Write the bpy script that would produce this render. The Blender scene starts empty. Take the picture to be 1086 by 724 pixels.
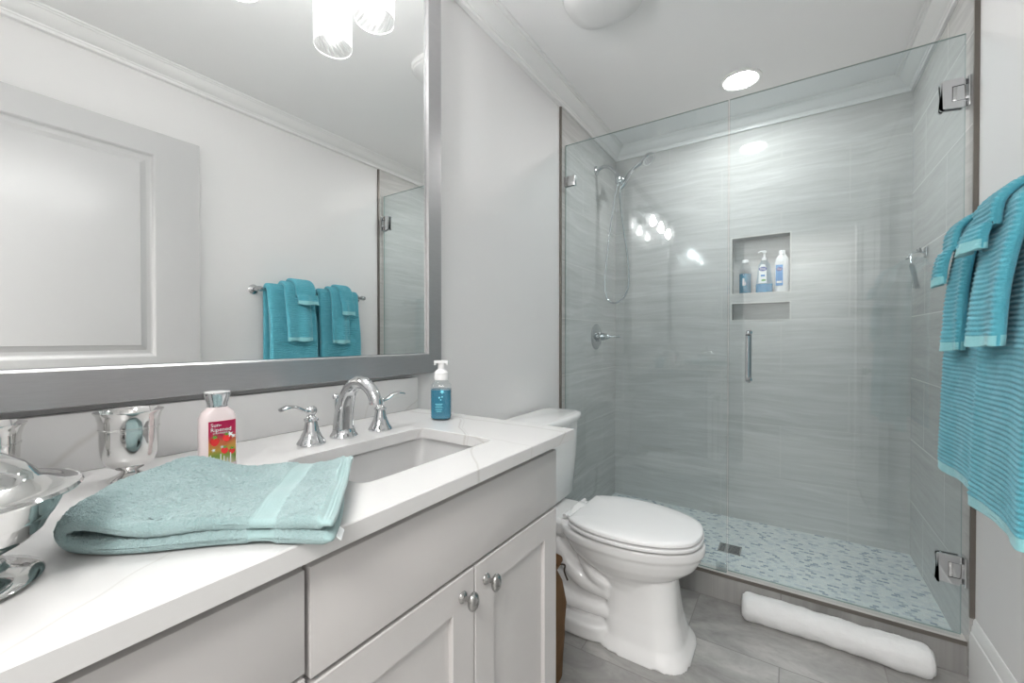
import bpy, bmesh, math, random
from mathutils import Vector, Matrix, noise
random.seed(7)
PI = math.pi
sc = bpy.context.scene
COL = sc.collection

# ---------------------------------------------------------------- camera, world, exposure
cam_d = bpy.data.cameras.new('camera'); cam = bpy.data.objects.new('camera', cam_d); COL.objects.link(cam)
cam_d.sensor_width = 36; cam_d.lens = 443.6 / 1086 * 36
cam_d.clip_start = 0.02
cam.location = (1.011, 0, 1.145)
cam.rotation_euler = (PI/2 - 0.0079, 0, 0.5847)
sc.camera = cam
w = bpy.data.worlds.new('world'); sc.world = w; w.use_nodes = True
w.node_tree.nodes['Background'].inputs[0].default_value = (0.9, 0.95, 1, 1)
w.node_tree.nodes['Background'].inputs[1].default_value = 0.6
sc.view_settings.view_transform = 'Standard'; sc.view_settings.look = 'None'
sc.view_settings.gamma = 1; sc.view_settings.use_curve_mapping = False
sc.view_settings.exposure = 0.65
BULB = 150.0        # vanity bulbs (emission)
CAN = 104.0         # recessed shower light
HALL_FILL = 60.0        # added ambient fill from the unseen hall, watts
AMB = 14.0         # room ceiling fixture with fan
def area_light(name, loc, rot, sx, sy, power, color=(1, 1, 1)):
    l = bpy.data.lights.new(name, 'AREA'); l.shape = 'RECTANGLE'; l.size = sx; l.size_y = sy; l.energy = power; l.color = color
    o = bpy.data.objects.new(name, l); COL.objects.link(o); o.location = loc; o.rotation_euler = rot
    return o
area_light('hall_fill_light', (1.0, -1.1, 2.38), (0, 0, 0), 1.2, 0.9, HALL_FILL, (1, 0.98, 0.96))  # added fill reaching the room through the doorway; no fixture modelled

# ---------------------------------------------------------------- node helpers
class NT:
    def __init__(s, name):
        m = bpy.data.materials.new(name); m.use_nodes = True; s.m = m; s.n = m.node_tree.nodes; s.l = m.node_tree.links
        s.b = s.n['Principled BSDF']; s.out = s.n['Material Output']
    def node(s, t, **k):
        x = s.n.new(t)
        for a, v in k.items(): setattr(x, a, v)
        return x
    def put(s, sock, v):
        if isinstance(v, bpy.types.NodeSocket): s.l.new(v, sock)
        elif isinstance(v, bpy.types.Node): s.l.new(v.outputs[0], sock)
        else: sock.default_value = v
    def math(s, op, a, b=0.0, c=0.0, clamp=False):
        x = s.node('ShaderNodeMath', operation=op, use_clamp=clamp); s.put(x.inputs[0], a); s.put(x.inputs[1], b); s.put(x.inputs[2], c); return x.outputs[0]
    def mix(s, f, a, b):
        x = s.node('ShaderNodeMix', data_type='RGBA'); s.put(x.inputs[0], f); s.put(x.inputs[6], a); s.put(x.inputs[7], b); return x.outputs[2]
    def geo(s): return s.node('ShaderNodeNewGeometry').outputs['Position']
    def objc(s): return s.node('ShaderNodeTexCoord').outputs['Object']
    def sep(s, v): x = s.node('ShaderNodeSeparateXYZ'); s.put(x.inputs[0], v); return x.outputs
    def comb(s, a, b, c): x = s.node('ShaderNodeCombineXYZ'); s.put(x.inputs[0], a); s.put(x.inputs[1], b); s.put(x.inputs[2], c); return x.outputs[0]
    def noise(s, vec, scale, detail=3, rough=.5, dist=0):
        x = s.node('ShaderNodeTexNoise'); s.put(x.inputs['Vector'], vec); x.inputs['Scale'].default_value = scale; x.inputs['Detail'].default_value = detail
        x.inputs['Roughness'].default_value = rough; x.inputs['Distortion'].default_value = dist; return x.outputs[0]
    def ramp(s, f, stops):
        x = s.node('ShaderNodeValToRGB'); s.put(x.inputs[0], f); e = x.color_ramp.elements
        while len(e) < len(stops): e.new(0.5)
        for i, (p, c) in enumerate(stops):
            e[i].position = p; e[i].color = c if len(c) == 4 else (*c, 1)
        return x.outputs[0]
    def bump(s, h, strength=.3, dist=.002):
        x = s.node('ShaderNodeBump'); x.inputs['Strength'].default_value = strength; x.inputs['Distance'].default_value = dist; s.put(x.inputs['Height'], h)
        s.l.new(x.outputs[0], s.b.inputs['Normal'])
    def set(s, **k):
        for a, v in k.items():
            nm = {'color': 'Base Color', 'rough': 'Roughness', 'metal': 'Metallic', 'spec': 'Specular IOR Level', 'trans': 'Transmission Weight', 'ior': 'IOR',
                  'coat': 'Coat Weight', 'sheen': 'Sheen Weight', 'alpha': 'Alpha', 'emis': 'Emission Color', 'emis_s': 'Emission Strength', 'sss': 'Subsurface Weight', 'crough': 'Coat Roughness'}[a]
            if isinstance(v, tuple) and len(v) == 3: v = (*v, 1)
            s.put(s.b.inputs[nm], v)
        return s
def simple(name, color, rough=.5, metal=0, noise_amt=0.03, nscale=20, **k):
    t = NT(name)
    c0 = tuple(max(0, c * (1 - noise_amt)) for c in color) + (1,); c1 = tuple(min(1, c * (1 + noise_amt)) for c in color) + (1,)
    t.set(color=t.mix(t.noise(t.objc(), nscale), c0, c1), rough=rough, metal=metal, **k)
    return t.m

# ---------------------------------------------------------------- materials
def paint(name, col, rough=.6):
    t = NT(name); p = t.geo()
    n = t.noise(p, 3.0, 2)
    t.set(color=t.mix(n, tuple(c * .985 for c in col) + (1,), (*col, 1)), rough=rough)
    t.bump(t.noise(p, 260, 2), .06, .001)
    return t.m
M_wall = paint('wall_paint', (.83, .82, .815), .55)
M_ceil = paint('ceiling_paint', (.92, .918, .915), .7)
M_trim = paint('trim_paint', (.86, .86, .85), .3)
M_door = paint('door_paint', (.56, .56, .56), .28)
M_cab = simple('cabinet_paint', (.60, .583, .572), .38, noise_amt=.015, nscale=4)
M_gap = simple('cabinet_shadow_gap', (.22, .19, .16), .8)

def tile_wall(name):
    t = NT(name); p = t.geo(); x, y, z = t.sep(p)
    u = t.math('ADD', x, y)
    # gently slanting horizontal stone veins
    zz = t.math('ADD', z, t.math('MULTIPLY', t.noise(t.comb(u, 0.0, z), 1.6, 2), .10))
    # different slab in each tile row
    row = t.math('FLOOR', t.math('DIVIDE', t.math('ADD', z, .27), .305))
    v = t.comb(t.math('ADD', t.math('MULTIPLY', u, 1.3), t.math('MULTIPLY', row, 3.7)), t.math('MULTIPLY', row, 1.3), t.math('MULTIPLY', zz, 17))
    n1 = t.noise(v, 1.6, 6, .62, .6)
    v2 = t.comb(t.math('MULTIPLY', u, 4.0), row, t.math('MULTIPLY', zz, 70))
    n2 = t.noise(v2, 1.0, 4, .6, .3)
    n3 = t.noise(t.comb(u, row, z), 2.2, 3)
    c = t.ramp(n1, [(.28, (.47, .465, .45)), (.45, (.55, .545, .53)), (.58, (.60, .595, .58)), (.66, (.68, .67, .655)), (.75, (.60, .595, .58))])
    c = t.mix(t.math('MULTIPLY', t.math('SUBTRACT', n2, .48, clamp=True), 2.0, clamp=True), c, (.72, .715, .70, 1))
    c = t.mix(t.math('MULTIPLY', n3, .35), c, (.50, .495, .48, 1))
    br = t.node('ShaderNodeTexBrick'); br.offset = .5
    t.put(br.inputs['Vector'], t.comb(t.math('ADD', u, -1.278 - 2.838 + 6.1 + .305), t.math('ADD', z, -1.252 + 3.05), 0.0))
    br.inputs['Scale'].default_value = 1; br.inputs['Mortar Size'].default_value = .0016; br.inputs['Mortar Smooth'].default_value = .1
    br.inputs['Brick Width'].default_value = .61; br.inputs['Row Height'].default_value = .305
    c = t.mix(br.outputs['Fac'], c, (.60, .59, .56, 1))
    t.set(color=c, rough=t.math('ADD', t.math('MULTIPLY', br.outputs['Fac'], .5), .07), spec=.5)
    return t.m
M_tile = tile_wall('travertine_look_wall_tile')

def floor_tile():
    t = NT('grey_stone_floor_tile'); p = t.geo(); x, y, z = t.sep(p)
    br = t.node('ShaderNodeTexBrick'); br.offset = .5
    t.put(br.inputs['Vector'], t.comb(t.math('ADD', x, -.683 + 6.1), t.math('ADD', y, -1.415 + 3.05), 0.0))
    br.inputs['Scale'].default_value = 1; br.inputs['Mortar Size'].default_value = .0022; br.inputs['Mortar Smooth'].default_value = .1
    br.inputs['Brick Width'].default_value = .61; br.inputs['Row Height'].default_value = .305
    br.inputs['Color1'].default_value = (0, 0, 0, 1); br.inputs['Color2'].default_value = (1, 1, 1, 1); br.inputs['Mortar'].default_value = (.5, .5, .5, 1)
    bw = t.node('ShaderNodeRGBToBW'); t.put(bw.inputs[0], br.outputs['Color'])
    off = t.math('MULTIPLY', bw.outputs[0], 9.0)
    n1 = t.noise(t.comb(t.math('ADD', t.math('MULTIPLY', x, 1.0), off), t.math('MULTIPLY', y, 1.8), off), 3.2, 6, .62, .8)
    n2 = t.noise(t.comb(x, t.math('MULTIPLY', y, 2), off), 26, 4, .7)
    c = t.ramp(n1, [(.25, (.20, .195, .185)), (.45, (.32, .315, .305)), (.6, (.42, .415, .40)), (.75, (.54, .53, .51))])
    c = t.mix(t.math('MULTIPLY', t.math('SUBTRACT', n2, .5, clamp=True), 1.6, clamp=True), c, (.22, .21, .20, 1))
    c = t.mix(br.outputs['Fac'], c, (.26, .25, .24, 1))
    t.set(color=c, rough=.32)
    t.bump(t.math('SUBTRACT', 1.0, br.outputs['Fac']), .3, .001)
    return t.m
M_floor = floor_tile()

def mosaic():
    t = NT('blue_mosaic_floor_tile'); p = t.geo(); x, y, z = t.sep(p)
    br = t.node('ShaderNodeTexBrick'); br.offset = .5
    t.put(br.inputs['Vector'], t.comb(x, y, 0.0))
    br.inputs['Scale'].default_value = 1; br.inputs['Mortar Size'].default_value = .0011; br.inputs['Mortar Smooth'].default_value = .15
    br.inputs['Brick Width'].default_value = .022; br.inputs['Row Height'].default_value = .015
    br.inputs['Color1'].default_value = (0, 0, 0, 1); br.inputs['Color2'].default_value = (1, 1, 1, 1); br.inputs['Mortar'].default_value = (.5, .5, .5, 1)
    bw = t.node('ShaderNodeRGBToBW'); t.put(bw.inputs[0], br.outputs['Color'])
    r = t.ramp(bw.outputs[0], [(0, (.30, .36, .43)), (.08, (.42, .48, .54)), (.17, (.66, .71, .72)), (.45, (.76, .79, .77)), (.66, (.56, .62, .67)), (.76, (.72, .77, .76)), (1, (.82, .83, .81))])
    r.node.color_ramp.interpolation = 'CONSTANT'
    c = t.mix(br.outputs['Fac'], r, (.70, .71, .69, 1))
    t.set(color=c, rough=.2)
    return t.m
M_mosaic = mosaic()

def quartz():
    t = NT('white_veined_quartz'); p = t.geo(); x, y, z = t.sep(p)
    wob = t.math('MULTIPLY', t.math('SUBTRACT', t.noise(p, 6.0, 2, .5), .5), .05)
    tot = None
    # veins: (nx, ny, nz, c, width, mask axis point, mask radius)
    def vein(P, Q, width, through=None, strength=1.0):
        nonlocal tot
        P = Vector(P); Q = Vector(Q); d = (Q - P).normalized(); up = Vector(through or (0, 0, 1)); n = d.cross(up).normalized(); c = n.dot((P + Q) / 2)
        e = t.math('ADD', t.math('ADD', t.math('ADD', t.math('MULTIPLY', x, n.x), t.math('MULTIPLY', y, n.y)), t.math('MULTIPLY', z, n.z)), wob)
        e = t.math('ABSOLUTE', t.math('SUBTRACT', e, c))
        f = t.math('SUBTRACT', 1.0, t.math('DIVIDE', e, width), clamp=True)
        mid = (P + Q) / 2; L = (Q - P).length / 2
        g = t.math('ADD', t.math('ADD', t.math('MULTIPLY', x, d.x), t.math('MULTIPLY', y, d.y)), t.math('MULTIPLY', z, d.z))
        g = t.math('ABSOLUTE', t.math('SUBTRACT', g, d.dot(mid)))
        g = t.math('DIVIDE', t.math('SUBTRACT', L + .02, g), .03, clamp=True)
        f = t.math('MULTIPLY', t.math('MULTIPLY', f, g), strength)
        tot = f if tot is None else t.math('MAXIMUM', tot, f)
    T = .92
    vein((.25, .885, T), (.57, .56, T), .0035)
    vein((.22, .93, T), (.44, .70, T), .002, strength=.6)
    vein((.56, .02, T), (.40, .27, T), .0022, strength=.7)
    vein((.02, 1.0, .98), (.02, .88, .90), .004, (1, 0, 0), .9)
    vein((.02, .775, .99), (.02, .742, .90), .003, (1, 0, 0), .8)
    vein((.02, .25, 1.02), (.02, .13, .93), .007, (1, 0, 0), .8)
    cloud = t.noise(p, 4.0, 3)
    c = t.mix(cloud, (.64, .637, .63, 1), (.68, .678, .673, 1))
    c = t.mix(t.math('MULTIPLY', tot, .6), c, (.48, .46, .43, 1))
    t.set(color=c, rough=.16)
    return t.m
M_quartz = quartz()
M_porc = simple('white_porcelain', (.87, .87, .865), .08, noise_amt=.005, coat=.3)
M_plastic = simple('white_plastic', (.88, .88, .88), .18, noise_amt=.005)
M_chrome = simple('chrome', (.60, .61, .62), .06, 1, .01)
M_silver = simple('polished_silver', (.74, .735, .725), .07, 1, .01)
M_nickel = simple('pewter_knob', (.42, .42, .41), .22, 1, .15, 120)
M_sat = simple('satin_nickel', (.60, .60, .60), .25, 1, .02)
M_bronze = simple('dark_metal_edge', (.20, .18, .16), .4, .6, .05)
M_lightedge = simple('light_stone_edge', (.70, .68, .65), .25, 0, .05)
def brushed():
    t = NT('brushed_grey_frame'); x, y, z = t.sep(t.geo())
    n = t.noise(t.comb(t.math('MULTIPLY', x, 40), t.math('MULTIPLY', y, 6), t.math('MULTIPLY', z, 60)), 6, 4)
    t.set(color=t.mix(n, (.40, .395, .40, 1), (.47, .465, .47, 1)), rough=.33, metal=.75)
    return t.m
M_frame = brushed()
M_mirror = simple('mirror_glass', (.93, .94, .93), .0, 1, 0)
M_black = simple('black_rubber', (.03, .03, .03), .5)

def pane(name, tint, gl_rough=0.0, ior_f0=.045):
    t = NT(name)
    tr = t.node('ShaderNodeBsdfTransparent'); tr.inputs[0].default_value = (*tint, 1)
    gl = t.node('ShaderNodeBsdfGlossy'); gl.inputs['Roughness'].default_value = gl_rough; gl.inputs[0].default_value = (1, 1, 1, 1)
    lw = t.node('ShaderNodeLayerWeight'); lw.inputs[0].default_value = .5
    f = t.math('ADD', t.math('MULTIPLY', t.math('POWER', lw.outputs['Facing'], 5.0), 1 - ior_f0), ior_f0)
    mx = t.node('ShaderNodeMixShader'); t.put(mx.inputs[0], f); t.put(mx.inputs[1], tr.outputs[0]); t.put(mx.inputs[2], gl.outputs[0])
    t.l.new(mx.outputs[0], t.out.inputs[0]); return t.m
M_glass = pane('clear_greenish_glass', (.925, .963, .970))
M_glassedge = simple('glass_edge', (.28, .36, .33), .1)
M_clear = pane('clear_bottle_plastic', (.95, .965, .97), .02, .035)
M_clearblue = pane('clear_blue_plastic', (.80, .90, .96), .02, .035)

def swirl():
    t = NT('swirled_glass_shade'); x, y, z = t.sep(t.objc())
    ang = t.math('ARCTAN2', y, x)
    s = t.math('SINE', t.math('ADD', t.math('MULTIPLY', ang, 22.0), t.math('ADD', t.math('MULTIPLY', z, 260.0), t.math('MULTIPLY', t.noise(t.objc(), 30), 5))))
    s = t.math('MULTIPLY', t.math('ADD', s, 1.0), .5)
    tr = t.node('ShaderNodeBsdfTransparent'); tr.inputs[0].default_value = (.97, .97, .97, 1)
    tl = t.node('ShaderNodeBsdfTranslucent'); tl.inputs[0].default_value = (.95, .95, .95, 1)
    gl = t.node('ShaderNodeBsdfGlossy'); gl.inputs['Roughness'].default_value = .1
    m1 = t.node('ShaderNodeMixShader'); t.put(m1.inputs[0], .18); t.put(m1.inputs[1], tl.outputs[0]); t.put(m1.inputs[2], gl.outputs[0])
    m2 = t.node('ShaderNodeMixShader'); t.put(m2.inputs[0], t.math('ADD', t.math('MULTIPLY', s, .14), .03)); t.put(m2.inputs[1], tr.outputs[0]); t.put(m2.inputs[2], m1.outputs[0])
    t.l.new(m2.outputs[0], t.out.inputs[0]); return t.m
M_swirl = swirl()
M_rim = simple('frosted_glass_rim', (.90, .90, .90), .2, 0, .01)
def emit(name, col, s):
    t = NT(name); t.set(color=(.8, .8, .8), emis=col, emis_s=s); return t.m
M_bulb = emit('lit_bulb', (1, .992, .985), BULB)
M_can = emit('lit_recessed_lens', (1, .995, .985), CAN)

def terry(name, c0, c1, scale=420, bump=.9):
    t = NT(name); p = t.objc()
    n = t.noise(p, scale, 3, .7); n2 = t.noise(p, 30, 3)
    c = t.mix(t.math('MULTIPLY', t.math('ADD', n, n2), .5), (*c0, 1), (*c1, 1))
    t.set(color=c, rough=.95, sheen=.35, spec=.1)
    t.bump(n, bump, .003)
    return t.m
M_terry = terry('seafoam_terry', (.17, .31, .32), (.52, .67, .67), 500, 1.0)
M_terryband = terry('seafoam_woven_band', (.27, .40, .40), (.34, .47, .47), 200, .2)
M_teal = terry('teal_ribbed_terry', (.04, .30, .39), (.18, .57, .68), 300, .8)
M_tealhem = terry('teal_hem', (.24, .56, .60), (.32, .66, .70), 150, .2)
M_whiteterry = terry('white_terry', (.72, .73, .73), (.88, .88, .88), 350, .6)
M_paperbag = simple('brown_kraft', (.30, .17, .08), .8, 0, .2, 30)

# ---------------------------------------------------------------- mesh helpers
def new(): return bmesh.new()
WORLD_LOC = {}
def finish(bm, sharp=40):
    bmesh.ops.recalc_face_normals(bm, faces=bm.faces[:])
    for f in bm.faces: f.smooth = True
    ang = math.radians(sharp)
    for e in bm.edges:
        if len(e.link_faces) == 2 and e.calc_face_angle(0) > ang: e.smooth = False
def obj(name, bm, mat, parent=None, base=None, sharp=40, raw=False):
    """verts are in world coordinates; base = the thing's base point"""
    if not raw: finish(bm, sharp)
    off = WORLD_LOC[parent.name] if parent else Vector(base or (0, 0, 0))
    b = Vector(base) if base else off
    bmesh.ops.translate(bm, verts=bm.verts[:], vec=-b)
    me = bpy.data.meshes.new(name); bm.to_mesh(me); bm.free()
    o = bpy.data.objects.new(name, me); COL.objects.link(o)
    for m in (mat if isinstance(mat, (list, tuple)) else [mat]): me.materials.append(m)
    if parent: o.parent = parent; o.location = b - off
    else: o.location = b
    WORLD_LOC[o.name] = b
    return o
def thing(name, label, cat, loc, group=None):
    o = bpy.data.objects.new(name, None); COL.objects.link(o); o.location = loc; o.empty_display_size = .05
    WORLD_LOC[o.name] = Vector(loc); return tag(o, label, cat, group)
def tag(o, label, cat, group=None):
    o['label'] = label; o['category'] = cat
    if group: o['group'] = group
    return o
def struct(name, bm, mat, base=None, sharp=40, label=None):
    o = obj(name, bm, mat, base=base, sharp=sharp); o['kind'] = 'structure'
    if label: o['label'] = label
    return o
def box(bm, x0, x1, y0, y1, z0, z1, bev=0, seg=2, mi=0):
    r = bmesh.ops.create_cube(bm, size=1)
    vs = r['verts']
    bmesh.ops.scale(bm, vec=(abs(x1 - x0), abs(y1 - y0), abs(z1 - z0)), verts=vs)
    bmesh.ops.translate(bm, vec=((x0 + x1) / 2, (y0 + y1) / 2, (z0 + z1) / 2), verts=vs)
    es = list({e for v in vs for e in v.link_edges})
    fs = list({f for v in vs for f in v.link_faces})
    for f in fs: f.material_index = mi
    if bev: bmesh.ops.bevel(bm, geom=es, offset=bev, segments=seg, affect='EDGES', profile=.5, clamp_overlap=True)
def loft(bm, rings, cap0=True, cap1=True, closed=True):
    R = [[bm.verts.new(p) for p in r] for r in rings]
    for a, b in zip(R, R[1:]):
        n = len(a)
        for i in range(n if closed else n - 1):
            j = (i + 1) % n
            bm.faces.new((a[i], a[j], b[j], b[i]))
    if cap0: bm.faces.new(R[0])
    if cap1: bm.faces.new(R[-1])
    return R
def lathe(bm, prof, c, seg=40, cap=True, axis='z', rot=None):
    """prof = [(r, h)] ; axis through c"""
    rings = []
    for r, h in prof:
        ring = []
        for i in range(seg):
            a = 2 * PI * i / seg
            v = Vector((max(r, 1e-5) * math.cos(a), max(r, 1e-5) * math.sin(a), h))
            if rot: v = rot @ v
            ring.append(Vector(c) + v)
        rings.append(ring)
    loft(bm, rings, cap, cap)
AX = {'x': Matrix.Rotation(PI / 2, 3, 'Y'), '-y': Matrix.Rotation(PI / 2, 3, 'X'), 'y': Matrix.Rotation(-PI / 2, 3, 'X'), '-x': Matrix.Rotation(-PI / 2, 3, 'Y')}
def smooth_path(pts, n=8):
    """Catmull-Rom through points (tuples of any length)"""
    P = [Vector(p) for p in pts]; out = []
    for i in range(len(P) - 1):
        p0 = P[max(i - 1, 0)]; p1 = P[i]; p2 = P[i + 1]; p3 = P[min(i + 2, len(P) - 1)]
        for k in range(n):
            t = k / n
            out.append(.5 * ((2 * p1) + (p2 - p0) * t + (2 * p0 - 5 * p1 + 4 * p2 - p3) * t * t + (3 * p1 - p0 - 3 * p2 + p3) * t ** 3))
    out.append(P[-1]); return out
def tube(bm, pts, r, seg=14, cap=True, flat=None, up=None):
    """sweep along points; r number or list; flat = (ra, rb) ellipse factors"""
    pts = [Vector(p) for p in pts]; n = len(pts)
    rs = r if isinstance(r, (list, tuple)) else [r] * n
    if len(rs) != n: rs = [rs[min(int(i / (n - 1) * (len(rs) - 1)), len(rs) - 2)] * (1 - (i / (n - 1) * (len(rs) - 1)) % 1) + rs[min(int(i / (n - 1) * (len(rs) - 1)) + 1, len(rs) - 1)] * ((i / (n - 1) * (len(rs) - 1)) % 1) if i < n - 1 else rs[-1] for i in range(n)]
    t0 = (pts[1] - pts[0]).normalized()
    nrm = Vector(up) if up else (Vector((0, 0, 1)) if abs(t0.z) < .9 else Vector((1, 0, 0)))
    rings = []
    for i in range(n):
        t = (pts[min(i + 1, n - 1)] - pts[max(i - 1, 0)]).normalized()
        nrm = (nrm - t * nrm.dot(t)).normalized(); b = t.cross(nrm)
        fa, fb = flat or (1, 1)
        rings.append([pts[i] + (nrm * math.cos(2 * PI * k / seg) * fa + b * math.sin(2 * PI * k / seg) * fb) * rs[i] for k in range(seg)])
    loft(bm, rings, cap, cap)
def outline_prism(bm, pts, z0, z1, bev=0, seg=3):
    """closed xy outline extruded in z with rounded top and bottom edges"""
    rings = []
    cx = sum(p[0] for p in pts) / len(pts); cy = sum(p[1] for p in pts) / len(pts)
    def inset(d):
        out = []; n = len(pts)
        for i in range(n):
            a = Vector(pts[i - 1]); b = Vector(pts[(i + 1) % n]); t = (b - a).normalized(); nn = Vector((-t.y, t.x))
            if nn.dot(Vector((cx, cy)) - Vector(pts[i])) < 0: nn = -nn
            out.append(Vector(pts[i]) + nn * d)
        return out
    if bev:
        for k in range(seg + 1):
            a = PI / 2 * k / seg; q = inset(bev * (1 - math.sin(a))); rings.append([(p.x, p.y, z0 + bev * (1 - math.cos(a))) for p in q])
        for k in range(seg + 1):
            a = PI / 2 * k / seg; q = inset(bev * (1 - math.cos(a))); rings.append([(p.x, p.y, z1 - bev * (1 - math.sin(a))) for p in q])
    else:
        rings = [[(p[0], p[1], z0) for p in pts], [(p[0], p[1], z1) for p in pts]]
    loft(bm, rings)
def superell(cx, cy, rx, ry, n=2.0, seg=48, rot=0):
    out = []
    for i in range(seg):
        a = 2 * PI * i / seg; c, s = math.cos(a), math.sin(a)
        out.append((cx + rx * math.copysign(abs(c) ** (2 / n), c), cy + ry * math.copysign(abs(s) ** (2 / n), s)))
    return out

# ================================================================= ROOM
W0, W1 = -.010, 1.532      # painted wall planes (the shower tile stands proud of them)
YN, YB = -.30, 2.838       # near wall, back wall
H = 2.44
b = new(); box(b, -.2, 1.75, YN - .02, 2.03, -.12, 0); box(b, -.4, 2.4, -1.8, YN - .02, -.12, 0); struct('floor', b, M_floor)
b = new(); box(b, -.2, 1.75, YN - .12, YB + .2, H, H + .1); struct('ceiling', b, M_ceil)
b = new(); box(b, -.13, W0, YN - .12, YB + .2, 0, H); struct('wall_left', b, M_wall)
b = new(); box(b, W1, W1 + .12, YN - .12, YB + .2, 0, H); struct('wall_right', b, M_wall)
# near wall with the doorway
DX0, DX1, DH = .66, 1.47, 2.09
b = new(); box(b, -.13, DX0, YN - .12, YN, 0, H); box(b, DX1, W1 + .12, YN - .12, YN, 0, H); box(b, DX0, DX1, YN - .12, YN, DH, H); struct('wall_near', b, M_wall)
b = new(); box(b, -.4, 2.4, -1.9, -1.8, 0, H); box(b, -.5, -.4, -1.9, YN - .12, 0, H); box(b, 2.4, 2.5, -1.9, YN - .12, 0, H); struct('wall_hall', b, paint('hall_paint', (.48, .47, .46), .6))
b = new(); box(b, -.5, 2.5, -1.9, YN - .12, H, H + .1); o = struct('ceiling_hall', b, M_ceil)
# shower tile: back wall with the two niche openings
NX0, NX1 = .724, 1.014
b = new()
zs = [(.0, 1.254), (1.350, 1.412), (1.742, H)]
box(b, -.01, NX0, YB, YB + .12, 0, H); box(b, NX1, 1.532, YB, YB + .12, 0, H)
for z0, z1 in zs: box(b, NX0, NX1, YB, YB + .12, z0, z1)
box(b, NX0, NX1, YB + .09, YB + .12, 1.254, 1.350); box(b, NX0, NX1, YB + .09, YB + .12, 1.412, 1.742)
struct('wall_back', b, M_tile)
YT = 2.004
b = new(); box(b, W0 - .005, 0, YT + .002, YB, 0, H - .001); struct('wall_shower_left', b, M_tile)
b = new(); box(b, 1.52, W1 + .005, YT + .010, YB, 0, H - .001); struct('wall_shower_right', b, M_tile)
b = new(); box(b, W0 - .003, .0012, YT - .006, YT + .004, 0, 2.372); struct('trim_1', b, M_bronze, label='dark metal tile edge on the left wall')
b = new(); box(b, 1.519, W1 + .004, YT, YT + .011, .21, 2.372); struct('trim_2', b, M_bronze, label='dark metal tile edge on the right wall')
# niche edge trims
b = new()
for z0, z1 in ((1.254, 1.350), (1.412, 1.742)):
    e = .007
    box(b, NX0 - e, NX1 + e, YB - .002, YB + .012, z0 - e, z0); box(b, NX0 - e, NX1 + e, YB - .002, YB + .012, z1, z1 + e)
    box(b, NX0 - e, NX0, YB - .002, YB + .012, z0, z1); box(b, NX1, NX1 + e, YB - .002, YB + .012, z0, z1)
struct('trim_3', b, M_lightedge, label='pale edge strips round the two shower niches')
# shower floor and curb
b = new(); box(b, 0, 1.52, 2.07, YB, 0, .063); struct('floor_shower', b, M_mosaic)
b = new(); box(b, 0, 1.52, 2.029, 2.076, 0, .112)
struct('trim_4', b, M_floor, label='grey tiled shower curb')
b = new(); box(b, 0, 1.52, 2.0285, 2.078, .1122, .115); struct('trim_5', b, M_lightedge, label='pale top of the shower curb')
b = new(); box(b, 0, 1.5195, 2.0255, 2.0285, .101, .1155); struct('trim_6', b, M_bronze, label='dark metal strip along the front edge of the shower curb')

# crown moulding on four sides, mitred
crown = [(-.012, 2.372), (.010, 2.372), (.012, 2.377), (.012, 2.384), (.016, 2.386), (.018, 2.391), (.024, 2.393), (.032, 2.397), (.042, 2.405), (.052, 2.415), (.058, 2.424), (.061, 2.428), (.068, 2.428), (.070, 2.432), (.078, 2.433), (.080, 2.437), (.080, 2.4395), (-.012, 2.4395)]
CR = [(0, YN), (1.52, YN), (1.52, YB), (0, YB)]; DI = [(1, 1), (-1, 1), (-1, -1), (1, -1)]
for n, (i, j) in enumerate(((3, 0), (2, 3), (1, 2), (0, 1))):
    b = new(); rings = []
    for k in (i, j): rings.append([(CR[k][0] + DI[k][0] * d, CR[k][1] + DI[k][1] * d, z) for d, z in crown])
    loft(b, rings); struct('trim_%d' % (7 + n), b, M_trim, sharp=25, label=('crown moulding on the left wall', 'crown moulding on the back wall', 'crown moulding on the right wall', 'crown moulding on the near wall')[n])
# baseboards
bb = [(0, 0), (.016, 0), (.016, .150), (.0145, .156), (.014, .165), (.011, .168), (.0105, .184), (.008, .190), (.007, .205), (.004, .212), (0, .213)]
b = new(); loft(b, [[(W1 + .002 - d * 1.0, y, z) for d, z in bb] for y in (YN, 2.003)]); struct('baseboard_right', b, M_trim, sharp=25)
b = new(); loft(b, [[(W0 - .002 + d, y, z) for d, z in bb] for y in (.96, 1.99)]); struct('baseboard_left', b, M_trim, sharp=25)
# door, open flat against the right wall
dl = thing('door_1', 'white two-panel door standing open', 'door', (1.50, -.036, .012)); dl['kind'] = 'structure'
del dl['category']
FX = 1.452   # face towards the room
b = new()
Y0, Y1 = -.04, .874
# stiles, rails and recessed panels built as grid of faces on the room side, plain back
def door_face(b, y0, y1, z0, z1, holes):
    box(b, FX + .02, FX + .04, y0, y1, z0, z1)
    ys = [y0, holes[0][0], holes[0][1], y1]
    box(b, FX, FX + .02, y0, ys[1], z0, z1); box(b, FX, FX + .02, ys[2], y1, z0, z1)
    zc = [z0] + [v for h in holes for v in h[2:]] + [z1]
    for k in range(0, len(zc), 2): box(b, FX, FX + .02, ys[1], ys[2], zc[k], zc[k + 1])
holes = [(.135, .70, .26, .90), (.135, .70, 1.062, 1.985)]
door_face(b, Y0, Y1, .012, 2.09, holes)
obj('panel_frame', b, M_door, dl)
for h in holes:
    b = new(); y0, y1, z0, z1 = h
    prof = [(0, 0), (.006, .004), (.010, .010), (.016, .012), (.030, .012), (.050, .006), (.052, .003)]
    rings = [[(FX + d, y0 + s, z0 + s), (FX + d, y1 - s, z0 + s), (FX + d, y1 - s, z1 - s), (FX + d, y0 + s, z1 - s)] for s, d in prof]
    loft(b, rings, cap0=False); obj('raised_panel', b, M_door, dl, sharp=15)
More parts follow.
